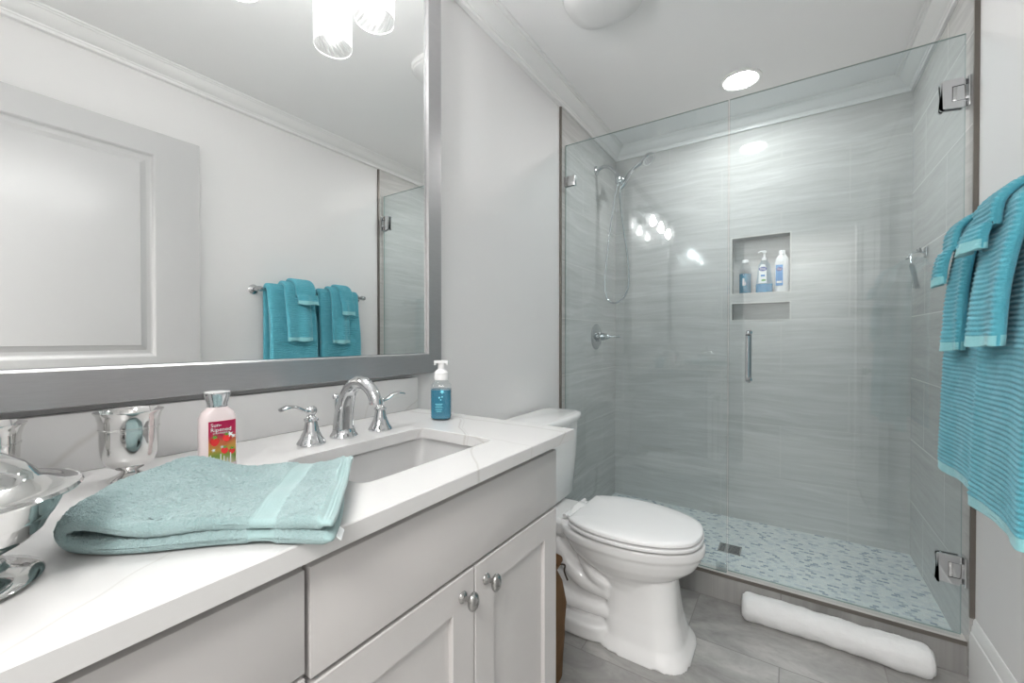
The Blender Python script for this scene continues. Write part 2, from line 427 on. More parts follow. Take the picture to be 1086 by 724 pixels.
b = new(); lathe(b, [(.030, 0), (.030, .006), (.012, .010), (.011, .035), (.022, .042), (.028, .055), (.022, .067), (.0, .070)], (FX, .80, .95), rot=AX['-x']); obj('door_knob', b, M_sat, dl)
# doorway casing
b = new()
for x0, x1, z0, z1 in ((DX0 - .07, DX0, 0, DH + .07), (DX0, DX1, DH, DH + .07), (DX1, W1 - .001, 0, DH + .07)): box(b, x0, x1, YN, YN + .014, z0, z1, .004)
struct('trim_11', b, M_trim, label='white casing of the doorway')

# ================================================================= SHOWER GLASS
GY0, GY1 = 2.041, 2.051
def glass_box(b, x0, x1, z0, z1):
    box(b, x0, x1, GY0, GY1, z0, z1)
    b.normal_update()
    for f in b.faces: f.material_index = 0 if abs(f.normal.y) > .5 else 1
gp = thing('shower_glass_panel', 'fixed clear glass panel at the left of the shower front', 'glass panel', (.4, 2.046, .115))
b = new(); glass_box(b, .004, .787, .1165, 2.18); obj('glass', b, [M_glass, M_glassedge], gp)
for z0 in (1.958, ):
    b = new(); box(b, .0012, .062, 2.034, 2.041, z0, z0 + .052, .002); box(b, .0012, .062, 2.051, 2.058, z0, z0 + .052, .002); box(b, .0012, .004, 2.034, 2.058, z0, z0 + .052); obj('wall_clip', b, M_sat, gp)
b = new(); box(b, .745, .79, 2.036, 2.041, .116, .152, .001); box(b, .745, .79, 2.051, 2.056, .116, .152, .001); 
obj('floor_clip', b, M_clear, gp)
sd = thing('shower_door', 'hinged clear glass shower door with chrome handle', 'shower door', (1.15, 2.046, .12))
b = new(); glass_box(b, .793, 1.508, .128, 2.18); obj('glass', b, [M_glass, M_glassedge], sd)
for zc in (1.98, .347):
    hz = .051
    b = new()
    # plate with rounded outer corners and a notch for the knuckle block, both sides of the glass
    def plate(y0, y1):
        pts = []
        x0, x1 = 1.444, 1.503
        for (cx, cz, a0) in ((x0 + .008, zc - hz + .008, PI), (x0 + .008, zc + hz - .008, PI / 2)):
            for k in range(5):
                a = a0 + (PI / 2) * k / 4 if a0 == PI else PI - (PI / 2) * k / 4
                pts.append((cx + .008 * math.cos(a), cz + .008 * math.sin(a)))
        pts += [(x1, zc + hz), (x1, zc + .026), (x0 + .030, zc + .026), (x0 + .030, zc - .026), (x1, zc - .026), (x1, zc - hz)]
        A = [b.verts.new((p[0], y0, p[1])) for p in pts]; B_ = [b.verts.new((p[0], y1, p[1])) for p in pts]
        n = len(pts); b.faces.new(A); b.faces.new(B_)
        for i in range(n): b.faces.new((A[i], A[(i + 1) % n], B_[(i + 1) % n], B_[i]))
    plate(2.033, 2.0405); plate(2.0515, 2.059)
    hg = obj('hinge', b, M_chrome, sd)
    b = new(); box(b, 1.4755, 1.513, 2.034, 2.058, zc - .0245, zc + .0245, .0015); obj('hinge_block', b, M_chrome, hg)
    b = new(); box(b, 1.512, 1.5195, 2.024, 2.068, zc - .05, zc + .05, .001); tube(b, [(1.507, 2.046, zc - .046), (1.507, 2.046, zc + .046)], .006); obj('wall_plate', b, M_chrome, hg)
b = new()
for s, yy in ((-1, 2.041), (1, 2.051)):
    yh = yy + s * .042
    pts = [(.868, yy, .968), (.868, yy + s * .03, .968), (.868, yh, .980), (.868, yh, 1.0), (.868, yh, 1.14), (.868, yh, 1.158), (.868, yy + s * .03, 1.170), (.868, yy, 1.170)]
    tube(b, smooth_path(pts, 6), .0085, 16)
    for z in (.968, 1.170): lathe(b, [(.013, 0), (.013, .004), (.010, .006)], (.868, yy, z), 20, rot=AX['-y'] if s < 0 else AX['y'])
obj('handle', b, M_chrome, sd)
b = new(); box(b, .794, 1.506, 2.040, 2.052, .1165, .1275); obj('bottom_seal', b, M_clear, sd)

# ================================================================= SHOWER FITTINGS
sh = thing('hand_shower_set', 'chrome hand shower with looping hose on the left shower wall', 'shower head', (0, 2.478, 2.19))
b = new(); lathe(b, [(.030, 0), (.030, .003), (.024, .010), (.012, .014), (.010, .018)], (.0002, 2.478, 2.19), 32, rot=AX['x']); obj('wall_flange', b, M_chrome, sh)
b = new(); tube(b, smooth_path([(.004, 2.478, 2.19), (.05, 2.478, 2.205), (.09, 2.478, 2.190), (.125, 2.480, 2.150), (.135, 2.480, 2.130)], 8), .0115, 16); obj('shower_arm', b, M_chrome, sh)
b = new(); lathe(b, [(.012, -.03), (.017, -.026), (.019, -.01), (.019, .012), (.015, .02), (.01, .028)], (.140, 2.482, 2.112), 24); lathe(b, [(.014, -.02), (.018, -.014), (.018, .014), (.014, .02)], (.156, 2.492, 2.098), 24, rot=Matrix.Rotation(.6, 3, 'Y')); obj('swivel_bracket', b, M_chrome, sh)
# hand piece: handle from bracket up to head
hp0 = Vector((.150, 2.50, 2.055)); hp1 = Vector((.285, 2.535, 2.215))
b = new(); mid = (hp0 + hp1) / 2 + Vector((-.008, 0, .018))
tube(b, smooth_path([hp0, (.178, 2.505, 2.095), mid, hp1], 8), [.0105, .0145, .0135, .0115, .016], 16); hnd = obj('hand_piece', b, M_chrome, sh)
b = new(); R_ = Matrix.Rotation(math.radians(148), 3, 'Y') @ Matrix.Rotation(math.radians(6), 3, 'X')
lathe(b, [(.0, -.018), (.020, -.016), (.038, -.006), (.045, .006), (.045, .014), (.041, .018), (.040, .016), (.0, .016)], hp1 + Vector((.018, 0, .004)), 36, rot=R_); obj('spray_head', b, M_chrome, hnd)
b = new()
ctr = hp1 + Vector((.018, 0, .004))
for rr, n in ((.012, 6), (.024, 11)):
    for k in range(n):
        a = 2 * PI * k / n; lathe(b, [(.0028, 0), (.002, .003)], ctr + R_ @ Vector((rr * math.cos(a), rr * math.sin(a), .016)), 8, rot=R_)
obj('nozzles', b, M_black, hnd)
b = new()
hose = [(.145, 2.482, 2.085), (.128, 2.482, 2.04), (.105, 2.48, 1.90), (.078, 2.48, 1.70), (.060, 2.48, 1.52), (.066, 2.48, 1.41), (.105, 2.48, 1.362), (.160, 2.48, 1.375), (.200, 2.484, 1.44), (.207, 2.488, 1.54), (.188, 2.492, 1.70), (.162, 2.496, 1.87), (.148, 2.50, 2.0), (.150, 2.50, 2.055)]
tube(b, smooth_path(hose, 10), .0062, 10); obj('hose', b, M_chrome, sh)
sv = thing('shower_valve', 'chrome shower mixer valve with lever on the left shower wall', 'shower valve', (0, 2.483, 1.154))
b = new(); lathe(b, [(.080, 0), (.080, .003), (.070, .010), (.035, .014)], (.0002, 2.483, 1.154), 40, rot=AX['x']); obj('round_plate', b, M_chrome, sv)
b = new(); lathe(b, [(.030, .010), (.030, .028), (.024, .034), (.024, .05), (.020, .056), (.020, .075), (.012, .082), (.010, .095)], (.0, 2.483, 1.154), 28, rot=AX['x'])
tube(b, smooth_path([(.085, 2.483, 1.154), (.115, 2.490, 1.156), (.150, 2.500, 1.156)], 6), [.009, .006, .0075], 12, flat=(1, 1.3)); obj('lever', b, M_chrome, sv)
dr = thing('floor_drain', 'square dark metal drain grate in the mosaic shower floor', 'drain', (.763, 2.396, .063))
b = new()
box(b, .7125, .8135, 2.3455, 2.4465, .0631, .0645); obj('drain_recess', b, M_black, dr)
b = new()
for (x0, x1, y0, y1) in ((.712, .814, 2.345, 2.351), (.712, .814, 2.441, 2.447), (.712, .718, 2.345, 2.447), (.808, .814, 2.345, 2.447), (.742, .758, 2.351, 2.441)): box(b, x0, x1, y0, y1, .0632, .0668)
for k in range(6): box(b, .718, .808, 2.363 + k * .013, 2.367 + k * .013, .0632, .066)
obj('grate', b, M_sat, dr)
# hook with a hanging blade
hk = thing('wall_hook', 'small chrome hook with a hanging metal blade on the right shower wall', 'hook', (1.52, 2.56, 1.525))
b = new(); box(b, 1.512, 1.5198, 2.545, 2.585, 1.505, 1.548, .003)
tube(b, smooth_path([(1.513, 2.565, 1.528), (1.49, 2.565, 1.532), (1.470, 2.565, 1.524), (1.458, 2.565, 1.508), (1.450, 2.565, 1.503)], 6), [.006, .005, .004], 10)
for s in (-1, 1): tube(b, [(1.500, 2.565, 1.530), (1.492, 2.565 + s * .028, 1.545)], [.005, .003], 8)
obj('hook_arm', b, M_chrome, hk)
b = new(); tube(b, [(1.466, 2.563, 1.520), (1.468, 2.560, 1.480)], .0025, 8)
rings = []
for t_, wd in ((0, .004), (.08, .011), (.14, .013), (1, .013)):
    c = Vector((1.468, 2.560, 1.482)).lerp(Vector((1.486, 2.540, 1.365)), t_)
    rings.append([c + Vector((sx * wd * .8, sy * .004 + sx * wd * .4, 0)) for sx, sy in ((-1, -1), (1, -1), (1, 1), (-1, 1))])
loft(b, rings); obj('blade', b, M_chrome, hk)

# bottles in the niche
def bottle(name, label, c, prof, mat, parts=(), seg=32, sq=(1, 1)):
    t = thing(name, label, 'bottle', c)
    return t
NZ = 1.4125; NY = YB + .045
# blue half-full bottle
c = (.790, NY, NZ)
t = thing('bottle', 'clear bottle half full of blue liquid at the left of the niche', 'bottle', c)
b = new(); lathe(b, [(.030, 0), (.033, .006), (.033, .142), (.028, .162), (.018, .176), (.017, .186)], c, 32); obj('shell', b, M_clear, t)
b = new(); lathe(b, [(.029, .003), (.0315, .008), (.0315, .118)], c, 32); obj('liquid', b, simple('blue_mouthwash', (.01, .24, .40), .15, 0, .05), t)
b = new(); lathe(b, [(.0185, .184), (.0185, .200), (.016, .203)], c, 24); obj('cap', b, M_plastic, t)
b = new(); box(b, c[0] - .012, c[0] - .002, NY - .0348, NY - .0325, NZ + .045, NZ + .09); box(b, c[0] - .003, c[0] + .003, NY - .0349, NY - .0325, NZ + .048, NZ + .052)
for k in range(3): box(b, c[0] - .003 + k * .0035, c[0] - .001 + k * .0035, NY - .0349, NY - .0325, NZ + .05, NZ + .064 + (k % 2) * .008)
obj('printed_mark', b, M_plastic, t)
# pump bottle
def ellipse_lathe(b, prof, c, ex, ey, seg=36):
    rings = [[(c[0] + r * ex * math.cos(2 * PI * i / seg), c[1] + r * ey * math.sin(2 * PI * i / seg), c[2] + h) for i in range(seg)] for r, h in prof]
    loft(b, rings)
c = (.888, NY, NZ)
t = thing('bottle', 'white labelled soap bottle with pump and blue liquid in the middle of the niche', 'bottle', c)
b = new(); ellipse_lathe(b, [(.96, 0), (1, .008), (.98, .05), (.80, .10), (.72, .14), (.66, .165), (.40, .185), (.30, .195)], c, .045, .026); obj('shell', b, M_clearblue, t)
b = new(); ellipse_lathe(b, [(.90, .003), (.95, .01), (.94, .05), (.93, .052)], c, .045, .026); obj('liquid', b, simple('blue_soap', (.0, .28, .50), .15, 0, .05), t)
M_navy = simple('navy_ink', (.02, .05, .30), .4); M_greenink = simple('green_ink', (.15, .42, .12), .4); M_blueink = simple('blue_ink', (.02, .25, .62), .4); M_labelw = simple('label_white', (.85, .88, .88), .4)
def xz_poly(b, pts, y, th=.0008):
    A = [b.verts.new((p[0], y, p[1])) for p in pts]; B_ = [b.verts.new((p[0], y - th, p[1])) for p in pts]; n = len(pts)
    b.faces.new(A); b.faces.new(B_)
    for i in range(n): b.faces.new((A[i], A[(i + 1) % n], B_[(i + 1) % n], B_[i]))
def ell(cx, cz, rx, rz, n=24): return [(cx + rx * math.cos(2 * PI * i / n), cz + rz * math.sin(2 * PI * i / n)) for i in range(n)]
lx, ly, lz = c[0] - .006, c[1] - .0255, NZ
b = new(); xz_poly(b, [(lx - .022, lz + .055), (lx + .020, lz + .055), (lx + .018, lz + .14), (lx + .010, lz + .165), (lx - .010, lz + .165), (lx - .020, lz + .14)], ly); lb = obj('label', b, M_labelw, t)
b = new(); xz_poly(b, ell(lx, lz + .138, .020, .013), ly - .001); obj('oval_logo', b, M_navy, lb)
b = new(); xz_poly(b, [(lx - .010, lz + .094), (lx + .010, lz + .094), (lx + .010, lz + .104), (lx - .010, lz + .104)], ly - .001); obj('small_print', b, M_blueink, lb)
b = new(); xz_poly(b, ell(lx + .004, lz + .072, .012, .006), ly - .001); obj('leaf_print', b, M_greenink, lb)
def text_mesh(body, size, M, ext=.0003):
    cu = bpy.data.curves.new('txt', 'FONT'); cu.body = body; cu.size = size; cu.extrude = ext; cu.align_x = 'CENTER'; cu.align_y = 'CENTER'; cu.resolution_u = 3
    to = bpy.data.objects.new('txt', cu); COL.objects.link(to)
    dg = bpy.context.evaluated_depsgraph_get(); me = bpy.data.meshes.new_from_object(to.evaluated_get(dg))
    bm = new(); bm.from_mesh(me); bpy.data.objects.remove(to); bpy.data.curves.remove(cu); bpy.data.meshes.remove(me)
    bmesh.ops.transform(bm, matrix=M, verts=bm.verts[:]); return bm
FRONT_Y = Matrix.Rotation(PI / 2, 4, 'X')    # text facing -y
b = text_mesh('Dial', .018, Matrix.Translation((lx, ly - .0016, lz + .138)) @ FRONT_Y); obj('brand_lettering', b, M_labelw, lb, raw=True)
b = new(); lathe(b, [(.013, .190), (.013, .205), (.008, .208), (.006, .212), (.0055, .232), (.012, .236), (.012, .246), (.006, .250)], c, 24); tube(b, smooth_path([(c[0], NY, NZ + .241), (c[0] - .015, NY - .01, NZ + .243), (c[0] - .030, NY - .02, NZ + .236)], 5), [.006, .005, .004], 10); obj('pump', b, M_plastic, t)
# white bottle
c = (.976, NY, NZ)
t = thing('bottle', 'white bottle with a bright blue label at the right of the niche', 'bottle', c)
b = new(); ellipse_lathe(b, [(.95, 0), (1, .008), (1, .165), (.9, .19), (.55, .212), (.45, .216)], c, .036, .026); obj('shell', b, M_plastic, t)
b = new(); lathe(b, [(.017, .214), (.017, .236), (.015, .239)], c, 24); obj('cap', b, M_plastic, t)
b = new(); lx, ly, lz = c[0] - .012, c[1] - .0255, NZ
xz_poly(b, [(lx - .018, lz + .035), (lx + .017, lz + .035), (lx + .017, lz + .155), (lx - .018, lz + .155)], ly + .001, .002); lb = obj('label', b, M_blueink, t)
b = new(); xz_poly(b, ell(lx, lz + .130, .015, .011), ly - .002); obj('oval_logo', b, M_navy, lb)
b = text_mesh('Dial', .013, Matrix.Translation((lx, ly - .0032, lz + .130)) @ FRONT_Y); obj('brand_lettering', b, M_labelw, lb, raw=True)
b = new()
xz_poly(b, [(lx - .013, lz + .050), (lx + .012, lz + .050), (lx + .012, lz + .062), (lx - .013, lz + .062)], ly - .002)
obj('small_print', b, M_labelw, lb)

# ================================================================= CEILING
rl = thing('recessed_light', 'round recessed ceiling light above the shower', 'ceiling light', (.803, 2.394, H))
b = new(); lathe(b, [(.096, 0), (.096, -.004), (.082, -.006), (.072, -.002), (.070, .0)], (.803, 2.394, H), 48, cap=False); obj('trim_ring', b, M_trim, rl)
b = new(); lathe(b, [(.0705, -.0012), (.0705, -.0025), (.05, -.0045), (.0, -.005)], (.803, 2.394, H), 48); obj('lens', b, M_can, rl)
# bathroom fan grille
fc = Vector((.42, 1.51, H))
fn = thing('ceiling_fan_vent', 'white plastic ventilation fan cover on the ceiling', 'fan vent', fc)
M_vent = simple('vent_plastic', (.78, .78, .775), .4, 0, .005)
b = new(); rings = []
def rr(s, z): return [(fc.x + p[0], fc.y + p[1], z) for p in superell(0, 0, .142 * s, .142 * s, 2.7, 64)]
rings = [rr(1.0, H - .0005), rr(1.0, H - .010), rr(.93, H - .030), rr(.72, H - .048), rr(.60, H - .052)]
loft(b, rings, cap0=False); obj('cover', b, M_vent, fn, sharp=20)
b = new()
for k in range(11):
    s = .97 - k * .022; z = H - .0205 - k * .0022
    ring = superell(0, 0, .142 * s, .142 * s, 2.7, 64)
    pts = [(fc.x + p[0], fc.y + p[1], z) for p in ring if p[0] > .02 * 0 or True]
    tube(b, pts + [pts[0]], .0024, 6, cap=False)
obj('louvres', b, M_vent, fn)

# ================================================================= MIRROR
mr = thing('framed_mirror', 'large wall mirror in a wide brushed grey frame', 'mirror', (W0, .45, 1.032))
MY0, MY1, MZ0, MZ1 = -.26, 1.05, 1.032, 2.345
fr = [(0, 0), (.038, 0), (.040, .002), (.040, .060), (.036, .064), (.030, .064), (.0285, .0665), (.0285, .070), (.0, .070)]   # (x depth, inset)
b = new(); rings = []
for (y, z, dy, dz) in ((MY0, MZ0, 1, 1), (MY1, MZ0, -1, 1), (MY1, MZ1, -1, -1), (MY0, MZ1, 1, -1)):
    rings.append([(W0 + .0005 + x, y + dy * s, z + dz * s) for x, s in fr])
rings.append(rings[0]); loft(b, rings, False, False); bmesh.ops.remove_doubles(b, verts=b.verts[:], dist=1e-6); obj('frame', b, M_frame, mr, sharp=25)
b = new(); box(b, W0 + .002, W0 + .030, MY0 + .066, MY1 - .066, MZ0 + .066, MZ1 - .066); obj('mirror_pane', b, M_mirror, mr)
b = new()
y0, y1, z0, z1 = MY0 + .066, MY1 - .066, MZ0 + .066, MZ1 - .066
for (a, c_, d, e) in ((y0 - .003, y1 + .003, z0 - .003, z0), (y0 - .003, y1 + .003, z1, z1 + .003), (y0 - .003, y0, z0, z1), (y1, y1 + .003, z0, z1)): box(b, W0 + .028, W0 + .0312, a, c_, d, e)
obj('inner_lip', b, M_chrome, mr)

# vanity light fixed on the mirror
vl = thing('vanity_light', 'three-shade vanity light with swirled glass shades above the mirror', 'wall light', (.03, .45, 2.16))
b = new(); box(b, W0 + .032, .042, .13, .77, 2.155, 2.205, .004); obj('back_plate', b, M_chrome, vl)
for yy in (.215, .465, .714):
    b = new(); tube(b, smooth_path([(.040, yy, 2.18), (.075, yy, 2.188), (.105, yy, 2.175), (.110, yy, 2.150)], 6), .007, 12); lathe(b, [(.012, .035), (.026, .030), (.028, .0), (.027, -.004)], (.110, yy, 2.12), 28); arm = obj('arm', b, M_chrome, vl)
    b = new(); lathe(b, [(.050, 0), (.051, .001), (.051, .14), (.046, .152), (.026, .155), (.026, .152), (.044, .149), (.049, .139), (.049, .001)], (.110, yy, 1.97), 48, cap=False); 
    o = obj('glass_shade', b, M_swirl, arm, base=(.110, yy, 1.97))
    b = new(); pts = [(.110 + .0502 * math.cos(2 * PI * k / 48), yy + .0502 * math.sin(2 * PI * k / 48), 1.9695) for k in range(49)]; tube(b, pts, .0014, 8, cap=False); obj('shade_rim', b, M_rim, o)
    b = new(); lathe(b, [(.0, -.002), (.012, .0), (.021, .012), (.024, .028), (.021, .042), (.013, .055), (.012, .075)], (.110, yy, 2.035), 24); obj('bulb', b, M_bulb, arm)

# ================================================================= VANITY
CX = .566; CT = .92; CE = .9516
vc = thing('vanity_cabinet', 'off-white vanity cabinet with shaker doors under the white worktop', 'cabinet', (.27, .32, 0))
VY0 = YN + .002; F = .520
b = new(); box(b, W0 + .001, F, VY0, .93, .10, .655); box(b, W0 + .001, F, VY0, .925, .655, .8945) if False else None
# carcass as panels so that the basin hangs free inside
box(b, W0 + .001, F, VY0, VY0 + .018, .655, .8945); box(b, W0 + .001, F, .907, .93, .655, .8945); box(b, F - .018, F, VY0 + .018, .907, .655, .8945); box(b, W0 + .001, W0 + .012, VY0 + .018, .907, .655, .8945)
box(b, W0 + .001, F - .05, VY0, .93, 0, .10)
obj('body', b, M_cab, vc)
T0, T1 = F + .001, .540
def slab(name, y0, y1, z0, z1):
    b = new(); box(b, T0, T1, y0, y1, z0, z1, .0015); return obj(name, b, M_cab, vc)
def knob(y, z, par):
    b = new(); lathe(b, [(.009, 0), (.0105, .002), (.009, .005), (.0045, .008), (.0042, .016), (.006, .019)], (T1, y, z), 24, rot=AX['x'])
    rings = []
    for i in range(9):
        a = -PI / 2 + PI * i / 8; xx = T1 + .025 + .0085 * math.sin(a); r = max(math.cos(a), .02)
        rings.append([(xx, y + .0125 * r * math.cos(2 * PI * k / 24), z + .0165 * r * math.sin(2 * PI * k / 24)) for k in range(24)])
    loft(b, rings); return obj('knob', b, M_nickel, par)
def shaker(y0, y1, z0, z1, name='door', fw=.058):
    b = new()
    rings = []
    prof = [(0, T0), (0, T1 - .0015), (.0015, T1), (fw - .001, T1), (fw, T1 - .001), (fw, T1 - .009)]
    for s, x in prof: rings.append([(x, y0 + s, z0 + s), (x, y1 - s, z0 + s), (x, y1 - s, z1 - s), (x, y0 + s, z1 - s)])
    loft(b, rings); return obj(name, b, M_cab, vc, sharp=25)
slab('false_front', .279, .907, .740, .874)
dL = shaker(.279, .5885, .115, .733); knob(.555, .696, dL)
dR = shaker(.5915, .907, .115, .733); knob(.622, .696, dR)
dw = slab('drawer_front', VY0 + .01, .2725, .752, .874); knob(.0, .81, dw)
dw = slab('drawer_front', VY0 + .01, .2725, .440, .746); knob(.0, .60, dw)
dw = slab('drawer_front', VY0 + .01, .2725, .115, .434); knob(.0, .28, dw)
b = new(); box(b, F, F + .0008, VY0, .925, .12, .893); obj('face_frame', b, M_cab, vc)

# worktop with the sink cut-out, rounded corners
wt = None
b = new(); SX0, SX1, SY0, SY1 = .238, .466, .408, .752
hole = superell((SX0 + SX1) / 2, (SY0 + SY1) / 2, (SX1 - SX0) / 2, (SY1 - SY0) / 2, 14, 80)
def slab_with_hole(b, x0, x1, y0, y1, z0, z1, hole, bev=.002):
    n = len(hole); cx, cy = (SX0 + SX1) / 2, (SY0 + SY1) / 2
    outer = []
    for (hx, hy) in hole:      # cast to the rectangle
        dx, dy = hx - cx, hy - cy; ts = []
        if dx > 1e-9: ts.append((x1 - cx) / dx)
        if dx < -1e-9: ts.append((x0 - cx) / dx)
        if dy > 1e-9: ts.append((y1 - cy) / dy)
        if dy < -1e-9: ts.append((y0 - cy) / dy)
        t = min(ts); outer.append([cx + dx * t, cy + dy * t])
    for (px, py) in ((x0, y0), (x0, y1), (x1, y0), (x1, y1)):   # snap nearest to corners
        k = min(range(n), key=lambda i: (outer[i][0] - px) ** 2 + (outer[i][1] - py) ** 2); outer[k] = [px, py]
    def ins(P, d): return [(min(max(p[0], x0 + d), x1 - d), min(max(p[1], y0 + d), y1 - d)) for p in P]
    seq = [[(p[0], p[1], z0) for p in outer], [(p[0], p[1], z1 - bev) for p in outer], [(p[0], p[1], z1) for p in ins(outer, bev)],
           [(cx + (p[0] - cx) * 1.008, cy + (p[1] - cy) * 1.006, z1) for p in hole], [(p[0], p[1], z1 - .0015) for p in hole], [(p[0], p[1], z0) for p in hole]]
    seq.append(seq[0]); loft(b, seq, False, False); bmesh.ops.remove_doubles(b, verts=b.verts[:], dist=1e-6)
slab_with_hole(b, W0 + .001, CX, VY0, CE, .895, CT, hole)
wt = tag(obj('worktop', b, M_quartz, base=(.27, .32, .895), sharp=30), 'white quartz worktop with grey veins over the vanity cabinet', 'worktop')
b = new(); box(b, W0 + .001, .020, VY0, CE, CT + .0003, 1.020, .0015); tag(obj('backsplash', b, M_quartz, base=(.005, .32, CT)), 'low white quartz backsplash standing along the worktop under the mirror', 'backsplash')
# basin
sk = thing('sink', 'white rectangular undermount basin set under the worktop', 'sink', (.352, .58, .79))
b = new()
cx, cy = (SX0 + SX1) / 2, (SY0 + SY1) / 2
def rg(s, z, ex=0): return [(p[0], p[1], z) for p in superell(cx, cy, (SX1 - SX0) / 2 * s + ex, (SY1 - SY0) / 2 * s + ex, 12 if s > .8 else 8, 80)]
loft(b, [rg(1, .8945, .022), rg(1, .8945, .004), rg(1, .885, .003), rg(.93, .855), rg(.84, .820), rg(.74, .803), rg(.55, .797), rg(.14, .794)], cap0=False)
bmesh.ops.solidify(b, geom=b.faces[:], thickness=-.006); obj('basin', b, M_porc, sk, sharp=50)
b = new(); lathe(b, [(.0, .0), (.022, .0), (.024, -.003)], (cx, cy, .8005), 28); obj('drain_plug', b, M_chrome, sk)

# faucet: spout and two lever handles
fa = thing('faucet', 'chrome widespread faucet with arched spout and two lever handles behind the sink', 'faucet', (.165, .583, CT))
FXc, FYc = .165, .583
b = new(); z0 = CT
lathe(b, [(.029, 0), (.030, .004), (.027, .010), (.0245, .014), (.024, .020)], (FXc, FYc, z0), 32)
path = [(FXc - .002, FYc, z0 + .012), (FXc + .000, FYc, z0 + .045), (FXc + .008, FYc, z0 + .080), (FXc + .024, FYc, z0 + .109), (FXc + .048, FYc, z0 + .125), (FXc + .074, FYc, z0 + .126), (FXc + .098, FYc, z0 + .112), (FXc + .110, FYc, z0 + .095), (FXc + .112, FYc, z0 + .084)]
tube(b, smooth_path(path, 8), [.0240, .0215, .0190, .0165, .0148, .0136, .0132, .0136, .0140], 24); obj('spout', b, M_chrome, fa)
b = new(); tube(b, [(FXc - .030, FYc, z0), (FXc - .030, FYc, z0 + .085)], .003, 10); lathe(b, [(.003, -.006), (.007, -.003), (.0075, .003), (.005, .007), (.0, .008)], (FXc - .030, FYc, z0 + .088), 16); obj('lift_rod', b, M_chrome, fa)
for yy, s in ((.503, -1), (.676, 1)):
    hx = .168 if s < 0 else .176
    b = new(); lathe(b, [(0.0275, 0.0000), (0.0285, 0.0035), (0.0260, 0.0088), (0.0225, 0.0141), (0.0170, 0.0264), (0.0135, 0.0396), (0.0120, 0.0493), (0.0145, 0.0510), (0.0145, 0.0546), (0.0100, 0.0572), (0.0080, 0.0625), (0.0105, 0.0669), (0.0120, 0.0722), (0.0105, 0.0774), (0.0060, 0.0810), (0.0000, 0.0818)], (hx, yy, z0), 32); hd = obj('handle', b, M_chrome, fa)
    b = new(); L = .068
    pts = smooth_path([(hx, yy, z0 + .073), (hx + .002, yy + s * .016, z0 + .074), (hx + .004, yy + s * .034, z0 + .083), (hx + .006, yy + s * .052, z0 + .086), (hx + .008, yy + s * L, z0 + .083)], 6)
    tube(b, pts, [.008, .0065, .006, .0075, .0065], 14, flat=(.55, 1.25), up=(0, 0, 1)); obj('lever', b, M_chrome, hd)

# ================================================================= THINGS ON THE WORKTOP
def goblet(name, label, c, group=None):
    t = thing(name, label, 'cup', c)
    b = new()
    out = [(.0, 0), (.026, 0), (.027, .003), (.024, .006), (.014, .011), (.010, .015), (.013, .018), (.022, .022), (.030, .030), (.034, .042), (.0355, .060), (.0362, .082), (.0372, .0825), (.0374, .085), (.0366, .0855), (.0372, .095), (.0395, .105), (.0425, .1095), (.0425, .111)]
    inn = [(.0410, .111), (.0385, .107), (.0360, .098), (.0345, .06), (.031, .038), (.02, .026), (.0, .023)]
    lathe(b, out + inn, c, 56); obj('bowl', b, M_silver, t, sharp=50); return t
goblet('silver_goblet', 'flared silver goblet between the lidded silver dish and the lotion bottle', (.138, .218, CT))
goblet('silver_goblet', 'silver goblet half hidden behind the lidded silver dish', (.128, .070, CT))
tc = (.402, .026, CT)
tu = thing('lidded_silver_dish', 'footed silver dish with a domed lid at the left end of the worktop', 'serving dish', tc)
b = new()
lathe(b, [(.0, .003), (.054, .0), (.060, .002), (.062, .005), (.060, .008), (.050, .011), (.041, .014), (.038, .018), (.037, .021), (.033, .023), (.024, .025), (.022, .027), (.030, .029), (.043, .033), (.055, .040), (.063, .049), (.067, .058), (.0675, .0585), (.0690, .0610), (.0690, .0620), (.0710, .0645), (.0720, .0670), (.074, .071), (.077, .078), (.080, .0825), (.0805, .084), (.0, .080)], tc, 72); obj('footed_bowl', b, M_silver, tu, sharp=50)
b = new()
lathe(b, [(.0, .0845), (.076, .0842), (.084, .0830), (.0870, .0825), (.0885, .0845), (.0870, .0870), (.083, .0868), (.074, .0885), (.063, .094), (.059, .0965), (.057, .101), (.050, .109), (.038, .117), (.021, .123), (.011, .126), (.008, .131), (.012, .137), (.014, .145), (.008, .152), (.0, .154)], tc, 72); obj('lid', b, M_silver, tu, sharp=50)

# lotion bottle
lc = (.185, .322, CT)
lo = thing('lotion_bottle', 'pink lotion bottle with silver cap and strawberry label', 'bottle', lc)
th = math.radians(-66 + 90 - 0)   # faces the camera side
ux = Vector((math.cos(math.radians(26)), math.sin(math.radians(26)), 0))     # depth dir (towards camera = -ux rotated)
view = Vector((1.011 - lc[0], 0 - lc[1], 0)).normalized()                   # towards the camera
vn = (Matrix.Rotation(math.radians(12), 3, 'Z') @ view).normalized(); vr = Vector((0, 0, 1)).cross(vn).normalized()
def sq_ring(c, rw, rd, h, n=3.2, seg=48): return [Vector(c) + vr * p[0] + vn * p[1] + Vector((0, 0, h)) for p in superell(0, 0, rw, rd, n, seg)]
b = new(); loft(b, [sq_ring(lc, .024, .016, 0), sq_ring(lc, .027, .0185, .004), sq_ring(lc, .0275, .019, .06), sq_ring(lc, .0265, .018, .088), sq_ring(lc, .023, .016, .098), sq_ring(lc, .017, .0145, .104, 2.4), sq_ring(lc, .0145, .0140, .107, 2.2)])
t_ = NT('pink_lotion_plastic'); t_.set(color=(.88, .76, .76), rough=.15, sss=.0); M_pinkb = t_.m
obj('body', b, M_pinkb, lo)
